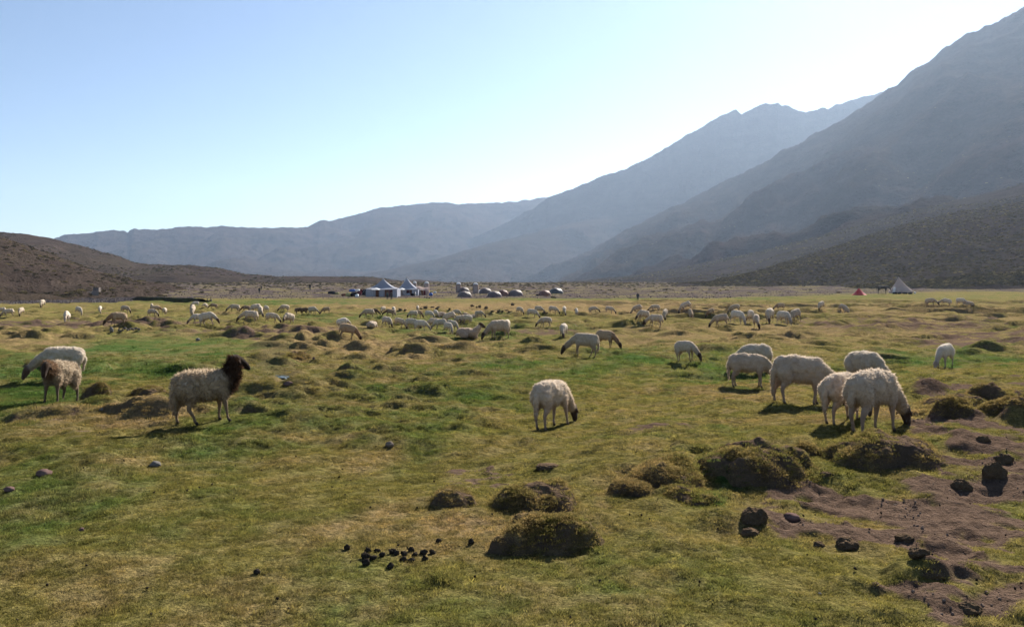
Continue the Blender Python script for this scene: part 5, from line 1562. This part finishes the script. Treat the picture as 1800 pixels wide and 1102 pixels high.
# ------------------------------------------------------------ mule and people
M_SKINC, t, n, l = new_mat('figure_colours')
at = N(t, 'ShaderNodeAttribute', attribute_name='coat'); p = N(t, 'ShaderNodeBsdfPrincipled'); l.new(at.outputs['Color'], p.inputs['Base Color']); p.inputs['Roughness'].default_value = .9
out_surf(t, p.outputs[0])
def figure(name, chains, cols, voxel, loc, rz, scale, label, cat, group=None):
    me, co, tags, w = blob(chains, voxel, 2)
    c = np.zeros((len(co), 3))
    for k, tg in enumerate(tags): c += w[:, k:k + 1] * np.array(cols[tg])[None, :]
    set_col(me, 'coat', c); me.materials.clear(); me.materials.append(M_SKINC); me.name = name
    o = link(name, me, label=label, cat=cat, group=group, loc=loc, rz=rz); o.scale = (scale,) * 3
    return o
def mule():
    ch = [('body', [(-.55, 0, 1.02, .24), (-.2, 0, .98, .26), (.2, 0, .98, .26), (.5, 0, 1.0, .23)], (1, .85, 1))]
    for s in (-1, 1):
        ch += [('body', [(.50, s * .12, .90, .15), (.50, s * .13, .62, .085), (.52 + s * .06, s * .13, .42, .05), (.52 + s * .08, s * .13, .10, .035), (.55 + s * .08, s * .13, .03, .05)], (1, 1, 1)),
               ('body', [(-.58, s * .12, .98, .20), (-.52, s * .14, .70, .12), (-.66 + s * .05, s * .13, .48, .06), (-.62 + s * .05, s * .13, .10, .038), (-.59 + s * .05, s * .13, .03, .05)], (1, 1, 1)),
               ('body', [(1.10, s * .07, .98, .03), (1.04, s * .10, 1.12, .025)], (1, 1, 1))]
    ch += [('body', [(.58, 0, 1.08, .19), (.82, 0, 1.02, .14), (1.04, 0, .90, .11)], (1, .7, 1)), ('body', [(1.08, 0, .88, .10), (1.22, 0, .68, .075), (1.30, 0, .52, .06)], (1, .8, 1)),
           ('mane', [(.60, 0, 1.26, .04), (.85, 0, 1.16, .035), (1.05, 0, 1.02, .03)], (1, .5, 1)), ('mane', [(-.78, 0, 1.05, .05), (-.86, 0, .8, .05), (-.85, 0, .5, .03)], (1, 1, 1))]
    x, y, z = px_base(1553, 516.5)
    s = 24 * y / FPX / 2.05
    figure('mule', ch, {'body': (.035, .024, .018), 'mane': (.012, .010, .009)}, .035, (x - .1, y + .3, float(z_ground(x, y)[0])), 0, s, 'dark brown mule with lowered head between the red tent and the bell tent', 'mule')
mule()
def person(u, vf, vt, rz, top, leg, label, sit=False, bend=0, group=None, dy=0):
    x, y, z = px_base(u, vf); x *= (y + dy) / y; y += dy
    H = 1.72; s = (vf - vt) * y / FPX / (H if not sit else .95)
    ch = []
    if not sit:
        for k in (-1, 1):
            ch += [('leg', [(0, k * .09, .92, .10), (.02 * k, k * .10, .50, .07), (-.03 * k, k * .10, .08, .045), (.10 - .03 * k, k * .11, .04, .04)], (1, 1, 1))]
            ch += [('top', [(.02, k * .19, 1.40, .062), (.0, k * .25, 1.12, .048), (.10, k * .22, .90, .036)], (1, 1, 1)), ('skin', [(.12, k * .21, .84, .04)], (1, 1, 1))]
        ch += [('top', [(0, 0, .95, .15), (0, 0, 1.2, .16), (0, 0, 1.40, .14)], (.75, 1.15, 1)), ('skin', [(.01, 0, 1.48, .06), (.02, 0, 1.54, .055)], (1, 1, 1)), ('skin', [(.03, 0, 1.62, .095)], (1, .85, 1.15)), ('hair', [(-.01, 0, 1.66, .098)], (1, .9, 1.05)), ('skin', [(.125, 0, 1.61, .016)], (1, 1, 1))]
    else:
        for k in (-1, 1):
            ch += [('leg', [(0, k * .10, .14, .12), (.34, k * .16, .34, .08), (.40, k * .13, .06, .05), (.50, k * .13, .04, .04)], (1, 1, 1)), ('top', [(.03, k * .19, .58, .06), (.15, k * .22, .36, .05), (.32, k * .12, .36, .04)], (1, 1, 1)), ('skin', [(.35, k * .09, .37, .038)], (1, 1, 1))]
        ch += [('top', [(0, 0, .14, .15), (.02, 0, .38, .16), (.06, 0, .58, .13)], (.8, 1.15, 1)), ('skin', [(.08, 0, .66, .055)], (1, 1, 1)), ('skin', [(.11, 0, .80, .095)], (1, .85, 1.15)), ('hair', [(.08, 0, .84, .098)], (1, .9, 1.05))]
    figure('person', ch, {'top': top, 'leg': leg, 'skin': (.20, .11, .07), 'hair': (.02, .015, .012)}, .028, (x, y, float(z_ground(x, y)[0]) - .01), rz, s, label, 'person', group)
person(456, 517, 505, -1.0, (.02, .02, .022), (.02, .02, .025), 'person in dark clothes walking on the gravel plain, nearer of a pair')
person(459.5, 512, 503.5, -1.0, (.03, .025, .025), (.02, .02, .025), 'small dark figure right behind the nearer walker', dy=12)
person(545, 511.5, 499.5, -1.6, (.015, .015, .018), (.02, .02, .025), 'lone person in dark clothes standing high on the gravel plain', dy=0)
person(1121, 528, 512, -1.5, (.03, .035, .05), (.025, .025, .03), 'lone person in dark blue walking on the meadow edge right of the camp')
person(681, 527, 513, 1.5, (.06, .065, .07), (.02, .02, .025), 'person in grey top standing before the left marquee')
person(688, 527.5, 513, 1.2, (.035, .02, .018), (.02, .018, .02), 'person in dark brown beside the one in grey before the marquee')
person(697, 515, 507.5, 1.2, (.015, .015, .018), (.02, .018, .02), 'dark figure standing in the gap between the marquees', dy=3)
person(364, 531, 524, .3, (.015, .017, .02), (.02, .02, .02), 'seated person in black on the green, left of two', True)
person(371.5, 531, 523, 3.3, (.02, .02, .02), (.02, .02, .02), 'seated person in black on the green, right of two', True)
person(729, 521, 513, 1.2, (.25, .25, .24), (.02, .018, .02), 'figure in pale top at the right marquee corner', dy=1)
# ------------------------------------------------------------ grass
def build_grass():
    rg = np.random.default_rng(77)
    X = []; Y = []; S = []
    for (r0, r1, dens, s0, s1, half) in ((3.6, 7, 950, .8, 1.3, .72), (7, 12, 620, .95, 1.5, .72), (12, 20, 240, 1.3, 2.2, .70), (20, 34, 75, 1.8, 3.2, .68)):
        n = int(dens * half * (r1 ** 2 - r0 ** 2))
        a = rg.uniform(-half, half, n); r = np.sqrt(rg.uniform(r0 ** 2, r1 ** 2, n))
        X.append(r * np.sin(a)); Y.append(r * np.cos(a)); S.append(rg.uniform(s0, s1, n))
    x = np.concatenate(X); y = np.concatenate(Y); s = np.concatenate(S)
    z0 = z_base(x, y); z = z_ground(x, y)
    lay = lay_at(x, y)
    lay[:, 3] = 1
    k = (lay[:, 2] < rg.uniform(.05, .9, len(x)) ** 1.2 ) & (stream_dist(x, y) > .26)
    cov = fbm2(x / .35, y / .35, 2, 200); k &= cov > rg.uniform(-.7, .35, len(x)); k &= rg.uniform(0, 1, len(x)) > sstep(18, 33, np.hypot(x, y)) * .95
    x, y, z, s, lay = x[k], y[k], z[k], s[k], lay[k]
    hgt = s * (.8 + .7 * lay[:, 0]) * rg.uniform(.6, 1.3, len(x)) * (1 + .5 * np.clip(fbm2(x / .6, y / .6, 2, 210), -.5, 1))
    rot = np.zeros((len(x), 3)); rot[:, 2] = rg.uniform(0, 6.28, len(x))
    tufts = [tuft_mesh('grass_tuft', 38, .036, .004, .016, .0026, 1.2, M_BLADE, 900 + k) for k in range(4)]
    instancer('meadow_grass', np.stack([x, y, z], 1), rot, np.stack([s, s, hgt], 1), tufts, lay, 'short cropped pasture grass covering the near meadow', M_BLADE)
    print('GRASS', len(x))
build_grass()
